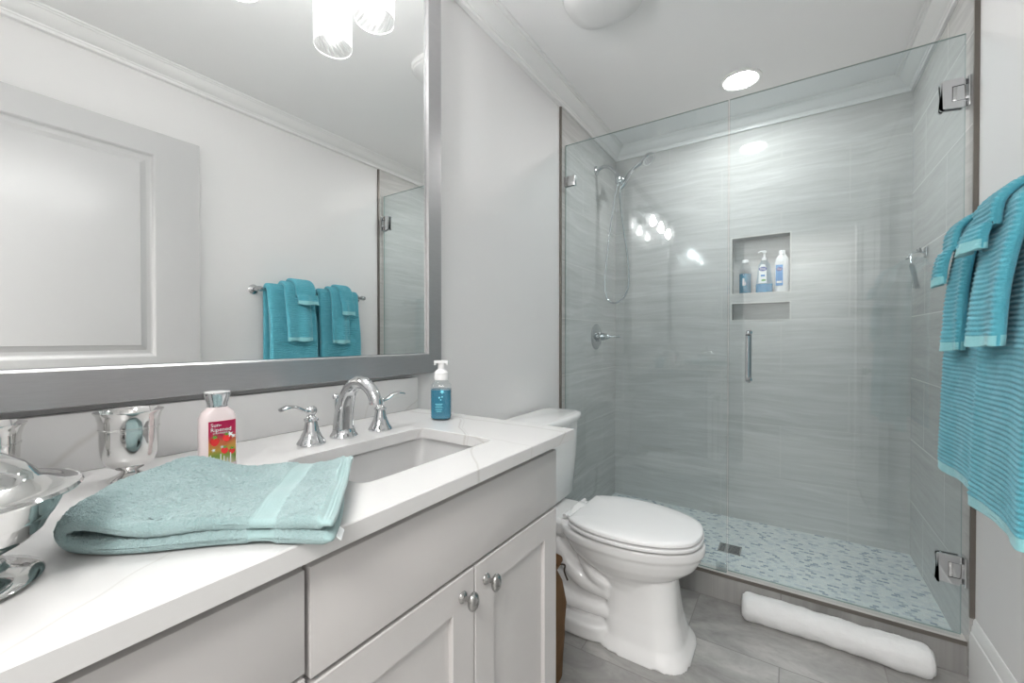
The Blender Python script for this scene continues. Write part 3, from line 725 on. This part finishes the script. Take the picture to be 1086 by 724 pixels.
b = new(); loft(b, [sq_ring(lc, .0150, .0145, .107, 2.2), sq_ring(lc, .0150, .0145, .111, 2.2), sq_ring(lc, .0195, .0185, .129, 2.3), sq_ring(lc, .0195, .0185, .131, 2.3)]); cp = obj('cap', b, M_chrome, lo)
b = new(); loft(b, [sq_ring(lc, .0185, .0175, .1311, 2.3), sq_ring(lc, .0185, .0175, .1325, 2.3)]); obj('cap_top', b, M_plastic, cp)
def label_mat():
    t = NT('strawberry_label'); g = t.objc(); x, y, z = t.sep(g)
    n = t.noise(g, 60, 2)
    f = t.math('ADD', t.math('DIVIDE', z, .088), t.math('MULTIPLY', t.math('SUBTRACT', n, .5), .25))
    t.set(color=t.ramp(f, [(.08, (.85, .80, .55)), (.25, (.35, .55, .10)), (.40, (.85, .60, .12)), (.55, (.90, .30, .12)), (.70, (.80, .05, .16)), (.95, (.72, .02, .14))]), rough=.3)
    return t.m
def on_label(u, h, d): return Vector(lc) + vr * u + vn * d + Vector((0, 0, h))
def curved_patch(b, u0, u1, h0, h1, lift, nu=10):
    rows = []
    for h in (h0, h1):
        r = []
        for i in range(nu + 1):
            u = u0 + (u1 - u0) * i / nu; dd = .0186 * (1 - abs(u / .0277) ** 3.2) ** (1 / 3.2) if abs(u) < .0277 else 0
            r.append(b.verts.new(on_label(u, h, dd + lift)))
        rows.append(r)
    for i in range(nu): b.faces.new((rows[0][i], rows[0][i + 1], rows[1][i + 1], rows[1][i]))
b = new(); curved_patch(b, -.0165, .0235, .010, .084, .0007); bmesh.ops.solidify(b, geom=b.faces[:], thickness=.0004); lab = obj('label', b, label_mat(), lo, base=lc)
M_red = simple('strawberry_red', (.75, .03, .03), .35); M_leafg = simple('leaf_green', (.12, .40, .05), .4)
def disk(b, u, h, ru, rh, lift=.0016, n=18, pts=None):
    dd = .0186 * (1 - min(abs(u / .0277), .98) ** 3.2) ** (1 / 3.2) + lift
    P = pts or [(u + ru * math.cos(2 * PI * i / n), h + rh * math.sin(2 * PI * i / n)) for i in range(n)]
    A = [b.verts.new(on_label(p[0], p[1], dd)) for p in P]; B_ = [b.verts.new(on_label(p[0], p[1], dd - .0006)) for p in P]
    b.faces.new(A); b.faces.new(B_)
    for i in range(len(P)): b.faces.new((A[i], A[(i + 1) % len(P)], B_[(i + 1) % len(P)], B_[i]))
b = new()
for u, h, r in ((-.008, .050, .0068), (.009, .054, .0060), (.006, .033, .0052), (.017, .030, .0045)):
    P = []
    for i in range(18):
        a = 2 * PI * i / 18; s = 1 - .25 * (math.sin(a) < 0) * abs(math.sin(a)); P.append((u + r * math.cos(a) * s, h + r * 1.1 * math.sin(a)))
    disk(b, u, h, r, r, pts=P)
obj('strawberries', b, M_red, lab)
b = new()
for u, h, r in ((-.008, .0575, .004), (.009, .0605, .0035), (.006, .039, .003), (.017, .035, .0028)):
    P = [(u + r * (1.3 if i % 2 else .5) * math.cos(2 * PI * i / 10), h + r * (1.0 if i % 2 else .4) * math.sin(2 * PI * i / 10)) for i in range(10)]; disk(b, u, h, r, r, pts=P, lift=.0022)
obj('leaves', b, M_leafg, lab)
b = new()
for u, h, r in ((.014, .060, .0045), (.019, .056, .003), (-.010, .036, .003), (.002, .040, .0025)):
    P = [(u + r * (1.2 if i % 2 else .45) * math.cos(2 * PI * i / 10), h + r * (1.2 if i % 2 else .45) * math.sin(2 * PI * i / 10)) for i in range(10)]; disk(b, u, h, r, r, pts=P, lift=.0026)
for k in range(7):
    u = -.014 + k * .0048; disk(b, u, .02, 0, 0, pts=[(u - .0007, .010), (u + .0007, .010), (u + .0007, .028 - (k % 3) * .004), (u - .0007, .028 - (k % 3) * .004)], lift=.0014)
obj('blossoms_and_pickets', b, M_labelw, lab)
rotm = Matrix((( vr.x, 0, vn.x, 0), (vr.y, 0, vn.y, 0), (0, 1, 0, 0), (0, 0, 0, 1)))
for txt, u, h, s in (('Sun-', -.006, .0775, .0088), ('Ripened', .001, .0695, .0092), ('STRAWBERRY', .001, .0635, .0038)):
    dd = .0203
    b = text_mesh(txt, s, Matrix.Translation(on_label(u, h, dd - .0004)) @ rotm, .0002); obj('lettering', b, M_labelw, lab, raw=True)

# soap dispenser
sc_ = (.203, .864, CT)
so = thing('soap_dispenser', 'clear foaming soap dispenser with blue soap and white pump', 'soap dispenser', sc_)
view = Vector((1.011 - sc_[0], -sc_[1], 0)).normalized(); vn2 = (Matrix.Rotation(math.radians(-8), 3, 'Z') @ view); vr2 = Vector((0, 0, 1)).cross(vn2).normalized()
def sqr(c, r, h, n=4.0, seg=48): return [Vector(c) + vr2 * p[0] + vn2 * p[1] + Vector((0, 0, h)) for p in superell(0, 0, r, r, n, seg)]
b = new(); loft(b, [sqr(sc_, .0245, 0), sqr(sc_, .0280, .004), sqr(sc_, .0285, .015), sqr(sc_, .0285, .085), sqr(sc_, .0265, .097, 3.4), sqr(sc_, .020, .106, 2.6), sqr(sc_, .0175, .110, 2)]); obj('bottle_shell', b, M_clear, so)
b = new(); loft(b, [sqr(sc_, .0235, .003), sqr(sc_, .0268, .006), sqr(sc_, .0272, .015), sqr(sc_, .0272, .083)]); obj('blue_soap', b, simple('teal_blue_liquid', (.035, .20, .30), .12, 0, .05), so)
b = new(); lathe(b, [(.0195, .1095), (.0195, .124), (.0185, .126)], sc_, 32); lathe(b, [(.0195, .126), (.0200, .129), (.014, .136), (.010, .139), (.0095, .155), (.012, .158)], sc_, 32)
loft(b, [[Vector(sc_) + vr2 * (sx * .019) + vn2 * (sy * .011) + Vector((0, 0, h)) for sx, sy in ((-1, -1), (1, -1), (1, 1), (-1, 1))] for h in (.156, .163)])
for s in (-1, 1): loft(b, [[Vector(sc_) + vr2 * (s * (.0165 + .0025 * sx)) + vn2 * (sy * .010) + Vector((0, 0, h)) for sx, sy in ((-1, -1), (1, -1), (1, 1), (-1, 1))] for h in (.151, .157)])
obj('pump', b, M_plastic, so)
M_cyan = simple('cyan_print', (.25, .80, .95), .3)
b = new()
def face_disk(b, P, d=.0292): 
    A = [b.verts.new(Vector(sc_) + vr2 * p[0] + vn2 * d + Vector((0, 0, p[1]))) for p in P]; B_ = [b.verts.new(Vector(sc_) + vr2 * p[0] + vn2 * (d - .0008) + Vector((0, 0, p[1]))) for p in P]
    b.faces.new(A); b.faces.new(B_)
    for i in range(len(P)): b.faces.new((A[i], A[(i + 1) % len(P)], B_[(i + 1) % len(P)], B_[i]))
def star(u, h, r, k=.45): return [(u + r * (1 if i % 2 else k) * math.cos(2 * PI * i / 10 + .3), h + r * (1 if i % 2 else k) * math.sin(2 * PI * i / 10 + .3)) for i in range(10)]
face_disk(b, star(.006, .079, .0068)); face_disk(b, star(-.002, .063, .003, .6)); face_disk(b, star(.006, .065, .0025, .6)); face_disk(b, star(.002, .057, .0022, .6)); obj('printed_flowers', b, M_cyan, so)
b = new(); pts = smooth_path([(-.012, .0), (-.0, .0)], 2)
for k, (hh, ww) in enumerate(((.045, .010), (.041, .008), (.036, .010), (.030, .009), (.025, .007))): face_disk(b, [(-ww - .003, hh), (ww - .003, hh), (ww - .003, hh + .0012), (-ww - .003, hh + .0012)])
obj('small_print', b, M_cyan, so)

# folded seafoam towel on the worktop: a cross-section along S swept along T
A_ = Vector((.383, .098, 0)); Bv = Vector((.600, .262, 0)); Cv = Vector((.424, .420, 0)); Dv = Vector((.255, .232, 0))
def quad_pt(s, t):
    a = A_.lerp(Bv, s); d = Dv.lerp(Cv, s); return a.lerp(d, t)
def sstep(a, b_, x): x = min(max((x - a) / (b_ - a), 0), 1); return x * x * (3 - 2 * x)
def towel_warp(s, z, t, zc):
    p = quad_pt(s, t); k = sstep(.010, .024, zc)
    lump = .010 * math.exp(-((s - .06) ** 2 / .07 + (t - 1.0) ** 2 / .10)) * k
    curl = .005 * math.exp(-((s - 1.0) ** 2 / .010 + (t - 1.0) ** 2 / .25)) * k
    dip = -.005 * math.exp(-((s - .55) ** 2 / .05 + (t - .6) ** 2 / .15)) * k
    wav = (.0018 * math.sin(s * 15 + t * 5) + .0015 * math.sin(t * 13 - s * 3)) * k
    front = Vector((.008 * math.sin(s * 7), -.007 * math.sin(s * 6.2 + .3), 0)) * (1 - t)
    v = Vector((p.x, p.y, CT + .0012 + max(z, .0004) + lump + curl + dip + wav)) + front * (.75 + .25 * k) + Vector((-.040, -.010, 0)) * 4 * t * (1 - t) * (1 - min(max(s, 0), 1)) ** 2
    return v + Vector((.787, .616, 0)) * (.010 * math.sin(t * 3.4 + 1) * sstep(.85, 1.0, s) * (1 - .8 * k))
L_ = .27
main_path = [(.975, .0088), (.75, .0088), (.45, .0086), (.20, .0086), (.075, .0098), (.033, .0155), (.034, .0240), (.080, .0310), (.16, .0325), (.30, .0290), (.45, .0255), (.7, .0250), (.93, .0245), (1.0, .0255)]
P = smooth_path([(p[0] * L_, p[1]) for p in main_path], 12); n = len(P)
# hems and woven bands thin the cloth
def thick(q, s):
    th = .0160
    if s > .955: th -= .0075 * sstep(.955, .975, s)
    if .69 < s < .79: th -= .0045 * min(sstep(.69, .70, s), 1 - sstep(.78, .79, s))
    return th
loop = []; cen = []
def add_side(rng, sg):
    for i in rng:
        t = (P[min(i + 1, n - 1)] - P[max(i - 1, 0)]).normalized(); nn = Vector((-t.y, t.x)); loop.append(P[i] + nn * sg * thick(i / n, P[i].x / L_) / 2); cen.append(P[i])
add_side(range(n), 1)
td = (P[-1] - P[-2]).normalized(); nn = Vector((-td.y, td.x))
for k in range(1, 6): a = PI * k / 6; h = thick(1, 1) / 2; loop.append(P[-1] + nn * h * math.cos(a) + td * h * math.sin(a)); cen.append(P[-1])
add_side(range(n - 1, -1, -1), -1)
td = (P[0] - P[1]).normalized(); nn = Vector((td.y, -td.x))
for k in range(1, 6): a = PI * k / 6; h = thick(0, 1) / 2; loop.append(P[0] - nn * h * math.cos(a) + td * h * math.sin(a)); cen.append(P[0])
L2, C2 = [], []
for i in range(len(loop)):
    a, c_ = loop[i], loop[(i + 1) % len(loop)]; ca, cc = cen[i], cen[(i + 1) % len(loop)]; k = max(1, int((c_ - a).length / .0016))
    for j in range(k): L2.append(a.lerp(c_, j / k)); C2.append(ca.lerp(cc, j / k))
bm = new(); rings = []; RE = .0088 / .26
ts = [RE * (1 - math.cos(PI / 2 * k / 7)) for k in range(8)]; ts = ts + [RE + (1 - 2 * RE) * k / 130 for k in range(1, 130)] + [1 - x for x in ts[::-1]]
for t in ts:
    e = min(t, 1 - t); shrink = 1.0 if e >= RE else max(.04, math.sqrt(max(0, 1 - (1 - e / RE) ** 2)))
    ring = []
    for p, c_ in zip(L2, C2):
        q = c_ + (p - c_) * shrink; s = q.x / L_; v = towel_warp(s, q.y, t, c_.y)
        band = .69 < p.x / L_ < .79 or p.x / L_ > .955
        if band: v.z += .0008 * math.sin(p.x / L_ * 400) * (1 if q.y > c_.y else 0) * shrink
        else:
            nz = (noise.noise(v * 560) * .0024 + noise.noise(v * 240) * .0020) * max(shrink - .2, 0)
            if q.y > .004: v += Vector((nz * .6, -nz * (.9 if t < .06 else .3), nz))
        ring.append(v)
    rings.append(ring)
loft(bm, rings)
nl = len(L2); bm.verts.index_update()
for f in bm.faces:
    if len(f.verts) != 4: continue
    s = sum(L2[v.index % nl].x for v in f.verts) / 4 / L_
    if .69 < s < .79 or s > .955: f.material_index = 1
tw = thing('folded_towel', 'seafoam green terry towel folded flat on the worktop', 'towel', (.39, .27, CT))
tb = obj('terry_cloth', bm, [M_terry, M_terryband], tw, sharp=180)
b = new(); p0 = quad_pt(.995, .10) + Vector((.0, .0, CT)); rings = []
for (dx, dz) in ((0, .011), (.009, .0075), (.015, .003)):
    q = p0 + Vector((.787, .616, 0)) * dx + Vector((0, 0, dz)); sd_ = Vector((-.75, .66, 0)) * .013
    rings.append([q - sd_, q + sd_, q + sd_ + Vector((0, 0, .0012)), q - sd_ + Vector((0, 0, .0012))])
loft(b, rings); obj('care_tag', b, M_labelw, tw)

# ================================================================= TOILET
TY = 1.615
to = thing('toilet', 'white two-piece toilet with closed lid beside the vanity', 'toilet', (.40, TY, 0))
def egg(x0, x1, hw, y=TY, n=64, bk=.62, sq=2.5, fr=2.0):
    """elongated outline: back at x0, tip at x1, half width hw; widest at bk fraction"""
    xm = x0 + (x1 - x0) * bk * .72; out = []
    for i in range(n):
        a = 2 * PI * i / n; c, s = math.cos(a), math.sin(a)
        if c >= 0: px = xm + (x1 - xm) * abs(c) ** (2 / fr); py = hw * math.copysign(abs(s) ** (2 / fr), s)
        else: px = xm - (xm - x0) * abs(c) ** (2 / sq); py = hw * math.copysign(abs(s) ** (2 / sq), s)
        out.append((px, y + py))
    return out
# bowl body
bm = new()
prof = [(.403, .235, .765, .180), (.398, .225, .768, .183), (.370, .225, .766, .182), (.364, .235, .758, .176), (.345, .245, .752, .172), (.315, .265, .735, .162), (.285, .30, .700, .145), (.262, .34, .665, .125), (.240, .38, .655, .110), (.215, .40, .665, .106)]
rings = [[(p[0], p[1], z) for p in egg(x0, x1, hw)] for z, x0, x1, hw in prof]
loft(bm, rings)
# pedestal: squarish column flaring at the foot
rings = []
for z, x0, x1, hw, n_ in ((.26, .42, .665, .104, 3.0), (.20, .42, .672, .106, 3.4), (.12, .42, .682, .114, 3.8), (.05, .42, .700, .130, 4.2), (.015, .40, .722, .150, 4.2), (.0, .40, .728, .155, 4.2)):
    ring = []
    for (px, py) in superell(0, 0, 1, 1, n_, 64):
        x = (x0 + x1) / 2 + px * (x1 - x0) / 2
        if px > 0: x += .012 * (1 - py * py) - .006
        ring.append((x, TY + py * hw, z))
    rings.append(ring)
loft(bm, rings)
# low rear foot plate and plinth
outline_prism(bm, superell(.27, TY, .19, .152, 5, 48), 0, .062, .012)
outline_prism(bm, superell(.27, TY, .19, .088, 4, 48), .03, .20, .02)
# deck under the tank
outline_prism(bm, superell(.155, TY, .15, .118, 5, 48), .345, .418, .018)
tube(bm, smooth_path([(.24, TY, .36), (.30, TY, .34), (.36, TY, .30)], 4), [.10, .11, .10], 20)
for s in (-1, 1):
    y = TY + s * .085
    # trapway: high loop then down and forward, second strand
    tube(bm, smooth_path([(.10, y, .335), (.17, y, .330), (.235, y + s * .004, .295), (.285, y + s * .004, .235), (.345, y, .195), (.44, y - s * .01, .175)], 8), [.034, .037, .036, .035, .036, .032], 20)
    tube(bm, smooth_path([(.33, y + s * .002, .330), (.350, y + s * .010, .280), (.385, y + s * .008, .230), (.44, y, .200)], 8), [.022, .026, .026, .024], 18)
    tube(bm, smooth_path([(.08, y, .115), (.15, y + s * .012, .125), (.225, y + s * .012, .115), (.30, y + s * .008, .10), (.44, y, .10)], 8), [.035, .038, .034, .025, .024], 20)
    tube(bm, smooth_path([(.10, y - s * .01, .32), (.10, y - s * .01, .20), (.13, y - s * .01, .10)], 6), [.03, .045, .05], 18)
fb = obj('bowl', bm, M_porc, to, sharp=180)
md = fb.modifiers.new('remesh', 'REMESH'); md.mode = 'VOXEL'; md.voxel_size = .0055; md.use_smooth_shade = True
ms = fb.modifiers.new('smooth', 'SMOOTH'); ms.factor = .5; ms.iterations = 5
for s in (-1, 1):
    b = new(); lathe(b, [(.017, 0), (.018, .006), (.015, .016), (.008, .020), (.0, .021)], (.235, TY + s * .1200, .0615), 24); obj('bolt_cap', b, M_plastic, to)
# tank
b = new()
def tank_ring(x1, hw, z, bow=.014, x0=.010):
    P = []
    for (px, py) in superell(0, 0, 1, 1, 7, 72):
        x = (x0 + x1) / 2 + px * (x1 - x0) / 2
        if px > 0: x += (bow * (1 - py * py) - bow) * px
        P.append((x, TY + .015 + py * hw, z))
    return P
loft(b, [tank_ring(.165, .178, .422), tank_ring(.182, .190, .435), tank_ring(.192, .203, .60), tank_ring(.198, .212, .765)]); obj('tank', b, M_porc, to, sharp=60)
b = new(); loft(b, [tank_ring(.208, .222, .7655, .022), tank_ring(.216, .229, .770, .024), tank_ring(.217, .230, .788, .024), tank_ring(.213, .226, .797, .024), tank_ring(.20, .214, .800, .024)]); obj('tank_lid', b, M_porc, to, sharp=60)
b = new(); lathe(b, [(.014, 0), (.014, .005), (.006, .008), (.006, .014)], (.196, TY - .145, .715), 20, rot=AX['x']); tube(b, smooth_path([(.208, TY - .145, .715), (.214, TY - .12, .713), (.214, TY - .075, .708)], 5), [.006, .006, .0075], 12); obj('flush_lever', b, M_chrome, to)
# seat and lid
def lid_outline(g=0.0):
    pts = [(.285 - g, -.105 - g), (.285 - g, 0), (.285 - g, .105 + g), (.295, .150 + g * .6), (.36, .180 + g), (.45, .192 + g), (.54, .188 + g), (.63, .165 + g), (.70, .125 + g), (.745 + g * .7, .07), (.758 + g, 0)]
    half = pts; full = [(x, TY + y) for x, y in half] + [(x, TY - y) for x, y in half[-2:1:-1]]
    # start (.285,-.105) .. path through +y side to the tip and back via -y side
    P = [Vector(p) for p in full[0:1] + full[1:]]
    n = len(P); out = []
    for i in range(n):
        p0, p1, p2, p3 = P[i - 1], P[i], P[(i + 1) % n], P[(i + 2) % n]
        for k in range(6):
            t = k / 6; out.append(tuple(.5 * ((2 * p1) + (p2 - p0) * t + (2 * p0 - 5 * p1 + 4 * p2 - p3) * t * t + (3 * p1 - p0 - 3 * p2 + p3) * t ** 3)))
    return out
def fix_outline(g):
    half = [(.296 - g, 0), (.296 - g, .126), (.304 - g, .140), (.335, .160 + g), (.40, .184 + g), (.48, .192 + g), (.56, .186 + g), (.64, .163 + g), (.70, .130 + g), (.742 + g, .082), (.758 + g, 0)]
    P = [(x, TY + y) for x, y in half] + [(x, TY - y) for x, y in half[-2:0:-1]]; P = [Vector(p) for p in P]
    n = len(P); out = []
    for i in range(n):
        p0, p1, p2, p3 = P[i - 1], P[i], P[(i + 1) % n], P[(i + 2) % n]
        for k in range(6):
            t = k / 6; out.append(tuple(.5 * ((2 * p1) + (p2 - p0) * t + (2 * p0 - 5 * p1 + 4 * p2 - p3) * t * t + (3 * p1 - p0 - 3 * p2 + p3) * t ** 3)))
    return out
b = new(); outline_prism(b, fix_outline(.003), .4140, .4265, .003); obj('seat', b, M_plastic, to, sharp=60)
b = new(); P = fix_outline(.0)
cxo = sum(p[0] for p in P) / len(P)
def sc_out(s): return [(cxo + (p[0] - cxo) * s, TY + (p[1] - TY) * s) for p in P]
loft(b, [[(*p, .4335) for p in sc_out(.985)], [(*p, .4340) for p in sc_out(1.0)], [(*p, .4430) for p in sc_out(1.0)], [(*p, .4475) for p in sc_out(.985)], [(*p, .4505) for p in sc_out(.93)], [(*p, .4530) for p in sc_out(.7)], [(*p, .4535) for p in sc_out(.3)]])
obj('lid', b, M_plastic, to, sharp=60)
for s in (-1, 1):
    b = new(); tube(b, [(.262, TY + s * .075 - .025, .430), (.262, TY + s * .075 + .025, .430)], .009, 16); box(b, .258, .30, TY + s * .075 - .016, TY + s * .075 + .016, .419, .433, .004)
    obj('seat_hinge', b, M_plastic, to)
b = new(); tube(b, smooth_path([(-.002, 1.80, .20), (.04, 1.80, .21), (.075, 1.795, .26), (.08, 1.79, .35), (.08, 1.785, .43)], 6), .005, 10); obj('supply_hose', b, M_black, to)

# brown bag between the vanity and the toilet
bg = thing('paper_bag', 'crumpled brown bag standing on the floor between vanity and toilet', 'bag', (.26, 1.215, 0))
b = new(); rings = []
for z, rx, ry in ((0, .115, .10), (.01, .12, .105), (.12, .125, .112), (.25, .125, .115), (.32, .115, .105), (.355, .10, .09), (.365, .105, .095), (.39, .118, .11)):
    ring = []
    for i in range(48):
        a = 2 * PI * i / 48; n_ = noise.noise(Vector((math.cos(a) * 2, math.sin(a) * 2, z * 9))) * .012
        e = 3.0; c, s = math.cos(a), math.sin(a)
        ring.append((.26 + (rx + n_) * math.copysign(abs(c) ** (2 / e), c), 1.215 + (ry + n_) * math.copysign(abs(s) ** (2 / e), s), z + (n_ * .8 if z > .3 else 0)))
    rings.append(ring)
loft(b, rings, cap1=False); bmesh.ops.solidify(b, geom=b.faces[:], thickness=.002); obj('bag_body', b, M_paperbag, bg)
b = new(); pts = [(.26 + .102 * math.cos(a), 1.215 + .092 * math.sin(a), .360) for a in [2 * PI * i / 40 for i in range(41)]]; tube(b, pts, .006, 8, cap=False)
tube(b, smooth_path([(.335, 1.28, .36), (.365, 1.305, .36), (.36, 1.315, .33), (.37, 1.32, .30)], 5), .003, 8); obj('tie_cord', b, simple('dark_cord', (.06, .04, .03), .7), bg)

# ================================================================= ROLLED WHITE TOWEL
bm = new(); R0 = Vector((.860, 1.958, 0)); R1 = Vector((1.418, 1.960, 0)); d = (R1 - R0).normalized(); sdv = Vector((-d.y, d.x, 0)); rad = .051
rings = []; NR = 120; SEG = 72
for j in range(NR + 1):
    t = j / NR; e = min(t, 1 - t) * .585
    end = 1.0 if e > .02 else .80 + .20 * math.sqrt(max(0, 1 - (1 - e / .02) ** 2))
    rr_ = rad * end * (1 + .03 * math.sin(t * 9) + .02 * math.sin(t * 23 + 1))
    c = R0.lerp(R1, t) + Vector((0, .004 * math.sin(t * 5), rad * .93))
    ring = []
    for i in range(SEG):
        a = 2 * PI * i / SEG; ss = rr_ * (1 + .012 * math.sin(3 * a + 1))
        if .6 < a < .75: ss *= .93
        p = c + sdv * (math.cos(a) * ss * 1.04) + Vector((0, 0, math.sin(a) * ss))
        nz = noise.noise(p * 300) * .0012 + noise.noise(p * 30) * .003; p += (p - c).normalized() * nz
        p.z = max(p.z, .0015); ring.append(p)
    rings.append(ring)
loft(bm, rings, False, False)
# spiral ends
for (ring, c0, sg) in ((rings[0], R0, -1), (rings[-1], R1, 1)):
    c = sum(ring, Vector()) / len(ring); rr2 = [ring]
    for k in range(1, 15):
        s = 1 - k / 15; off = .006 * math.sin(k * 2.1) * sg - .002 * k * 0
        rr2.append([c + (p - c) * s + d * (off * (1 if k < 14 else .4)) for p in ring])
    R2 = loft(bm, rr2, False, True)
bmesh.ops.remove_doubles(bm, verts=bm.verts[:], dist=1e-5)
tag(obj('rolled_towel', bm, M_whiteterry, base=(1.15, 1.96, 0), sharp=180), 'white towel rolled up on the floor along the shower curb', 'towel')

# ================================================================= TOWEL BAR AND HANGING TOWELS
BX, BZ = 1.462, 1.418
tbr = thing('towel_bar', 'chrome towel bar on the right wall holding the teal towels', 'towel bar', (W1, 1.49, BZ))
b = new(); tube(b, [(BX, 1.155, BZ), (BX, 1.825, BZ)], .0085, 18); obj('rod', b, M_chrome, tbr)
for yy in (1.155, 1.825):
    b = new(); lathe(b, [(.026, 0), (.027, .004), (.022, .010), (.011, .016), (.010, .055)], (W1 - .0002, yy, BZ), 28, rot=AX['-x']); lathe(b, [(.0, -.016), (.013, -.014), (.015, -.004), (.015, .004), (.013, .014), (.0, .016)], (BX, yy, BZ), 24, rot=AX['y']); obj('post', b, M_chrome, tbr)

def hang(name, label, group, y0, y1, zf, zb, ri_f, ri_b, ri_t, th, bulge, seed, flare=0.0, hemh=.022, lean=0.0, rollend=0.0):
    """towel over the bar. ri_*: inner clearance from the rod centre at front, back and top; th: thickness at the front; bulge: how far the front swings out at the hem"""
    random.seed(seed)
    # outer profile: list of (x, z, arclength-from-front-hem)
    def profile(front_off, back_off, top_off, zf_, zb_):
        P = []
        n = 0; z = zf_
        fr_ = [(zf_, bulge), ((zf_ * .6 + BZ * .4), bulge * .85), ((zf_ * .3 + BZ * .7), bulge * .5), (BZ - .03, bulge * .12), (BZ, 0)]
        pts = [(BX - front_off - e, zz) for zz, e in fr_]
        for k in range(1, 12):
            a = PI - PI * k / 12; c, s = math.cos(a), math.sin(a)
            pts.append((BX + (front_off if c < 0 else back_off) * c, BZ + top_off * s))
        pts += [(BX + back_off, BZ), (BX + back_off, BZ - .05), (BX + back_off, (BZ + zb_) / 2), (BX + back_off, zb_)]
        return smooth_path(pts, 10)
    thb = min(th, .012)
    O = profile(ri_f + th, ri_b + thb, ri_t + th * .8, zf, zb); I = profile(ri_f, ri_b, ri_t, zf + .002, zb + .002)
    # resample both by the same parameter, finely on the outside
    def resample(P, n):
        L = [0]
        for a, c in zip(P, P[1:]): L.append(L[-1] + (c - a).length)
        out = []; j = 0
        for i in range(n):
            s = L[-1] * i / (n - 1)
            while j < len(L) - 2 and L[j + 1] < s: j += 1
            t = min((s - L[j]) / max(L[j + 1] - L[j], 1e-9), 1); out.append((P[j].lerp(P[j + 1], t), s, j + t))
        return out, L[-1]
    _, LO = resample(O, 10); n = int(LO / .0018); ro, LO = resample(O, n); ri_, LI = resample(I, 60)
    def at(P, fi): k_ = min(int(fi), len(P) - 2); return P[k_].lerp(P[k_ + 1], fi - k_)
    ys = []; W = y1 - y0; NYY = max(20, int(W / .006))
    yl = []
    for j in range(NYY + 1): yl.append(j / NYY)
    # denser near the side edges
    yl = [0, .004, .012, .025, .045] + [.07 + .86 * j / NYY for j in range(NYY + 1)] + [.955, .975, .988, .996, 1]
    bm = new(); rings = []
    for q in yl:
        e = min(q, 1 - q) * W; rnd = 1.0 if e > th * .5 else math.sqrt(max(0, 1 - (1 - e / (th * .5)) ** 2))
        ring = []
        for k, (p, s, fi) in enumerate(ro):
            # outer point pulled to mid-thickness near the side edges
            m = at(I, fi)
            x, z = p.x, p.y; cx_, cz_ = (p.x + m.x) / 2, (p.y + m.y) / 2
            if k > n * .02: pass
            dirv = Vector((p.x - m.x, p.y - m.y)); dl_ = max(dirv.length, 1e-6); dirn = dirv / dl_
            base = Vector((p.x, p.y)) - dirn * (dl_ * .42) * (1 - rnd)
            rib = 0
            if s > hemh: rib = .0016 * math.sin(2 * PI * (s + .0012 * math.sin(q * 9 + seed)) / .0115)
            front = s < (BZ - zf)
            depth = (1 - s / (BZ - zf)) if front else 0
            wave = (.006 * math.sin(q * PI * 2.2 + seed) + .003 * math.sin(q * 11 + seed * 2)) * (depth ** .7) if front else 0
            yy = y0 + W * q + flare * (q - .5) * depth + .004 * math.sin(z * 16 + seed) * (1 if q in (0, 1) else .7) + lean * depth
            v = Vector((base.x - wave, yy, base.y)) + Vector((dirn.x, 0, dirn.y)) * (rib + noise.noise(Vector((p.x, q * W, p.y)) * 380) * .0009 + noise.noise(Vector((seed, q * W, p.y)) * 25) * .002 * depth)
            if v.x > W1 - .0035: v.x = W1 - .0035
            if front and s < .01: v.z -= .003 * math.sin(q * 8 + seed)
            ring.append(v)
        ring2 = []
        for k, (p, s, fi) in enumerate(reversed(ri_)):
            ss = LI - s if False else s
            front = s < (BZ - zf); depth = (1 - s / (BZ - zf)) if front else 0
            wave = (.006 * math.sin(q * PI * 2.2 + seed) + .003 * math.sin(q * 11 + seed * 2)) * (depth ** .7) if front else 0
            o_ = at(O, fi); dv = Vector((o_.x - p.x, o_.y - p.y)); base = Vector((p.x, p.y)) + dv * .42 * (1 - rnd)
            yy = y0 + W * q + flare * (q - .5) * depth + .004 * math.sin(p.y * 16 + seed) * (1 if q in (0, 1) else .7) + lean * depth
            ring2.append(Vector((min(base.x, W1 - .0045) - wave, yy, base.y)))
        rings.append(ring + ring2)
    loft(bm, rings)
    bm.verts.index_update(); nl_ = len(rings[0])
    for f in bm.faces:
        if len(f.verts) != 4: continue
        k = max(v.index % nl_ for v in f.verts)
        if k < n and (ro[k][1] < hemh or ro[k][1] > LO - hemh): f.material_index = 1
        elif k >= nl_ - 2 or k == n: f.material_index = 1
    return tag(obj(name, bm, [M_teal, M_tealhem], base=(BX, (y0 + y1) / 2, zf), sharp=180), label, 'towel', group)
G = 'teal towels on the bar'
hang('bath_towel', 'long teal bath towel, nearer one, hanging behind a hand towel on the bar', G, 1.185, 1.454, .745, .78, .0105, .0105, .0105, .030, .042, 1, flare=.015)
hang('bath_towel', 'long teal bath towel, farther one, hanging next to the shower glass', G, 1.486, 1.765, .758, .78, .0105, .0105, .0105, .030, .028, 2, flare=.01)
hang('hand_towel', 'teal hand towel folded over the nearer bath towel', G, 1.262, 1.408, 1.128, 1.15, .0420, .0240, .0360, .026, .038, 3)
hang('hand_towel', 'teal hand towel folded over the farther bath towel', G, 1.548, 1.668, 1.112, 1.15, .0420, .0240, .0360, .022, .030, 4)
hang('washcloth', 'small teal washcloth on top of the nearer hand towel', G, 1.312, 1.432, 1.338, 1.36, .0700, .0370, .0580, .022, .030, 5)
hang('washcloth', 'small teal washcloth on top of the farther hand towel', G, 1.600, 1.690, 1.292, 1.34, .0660, .0370, .0550, .018, .026, 6)
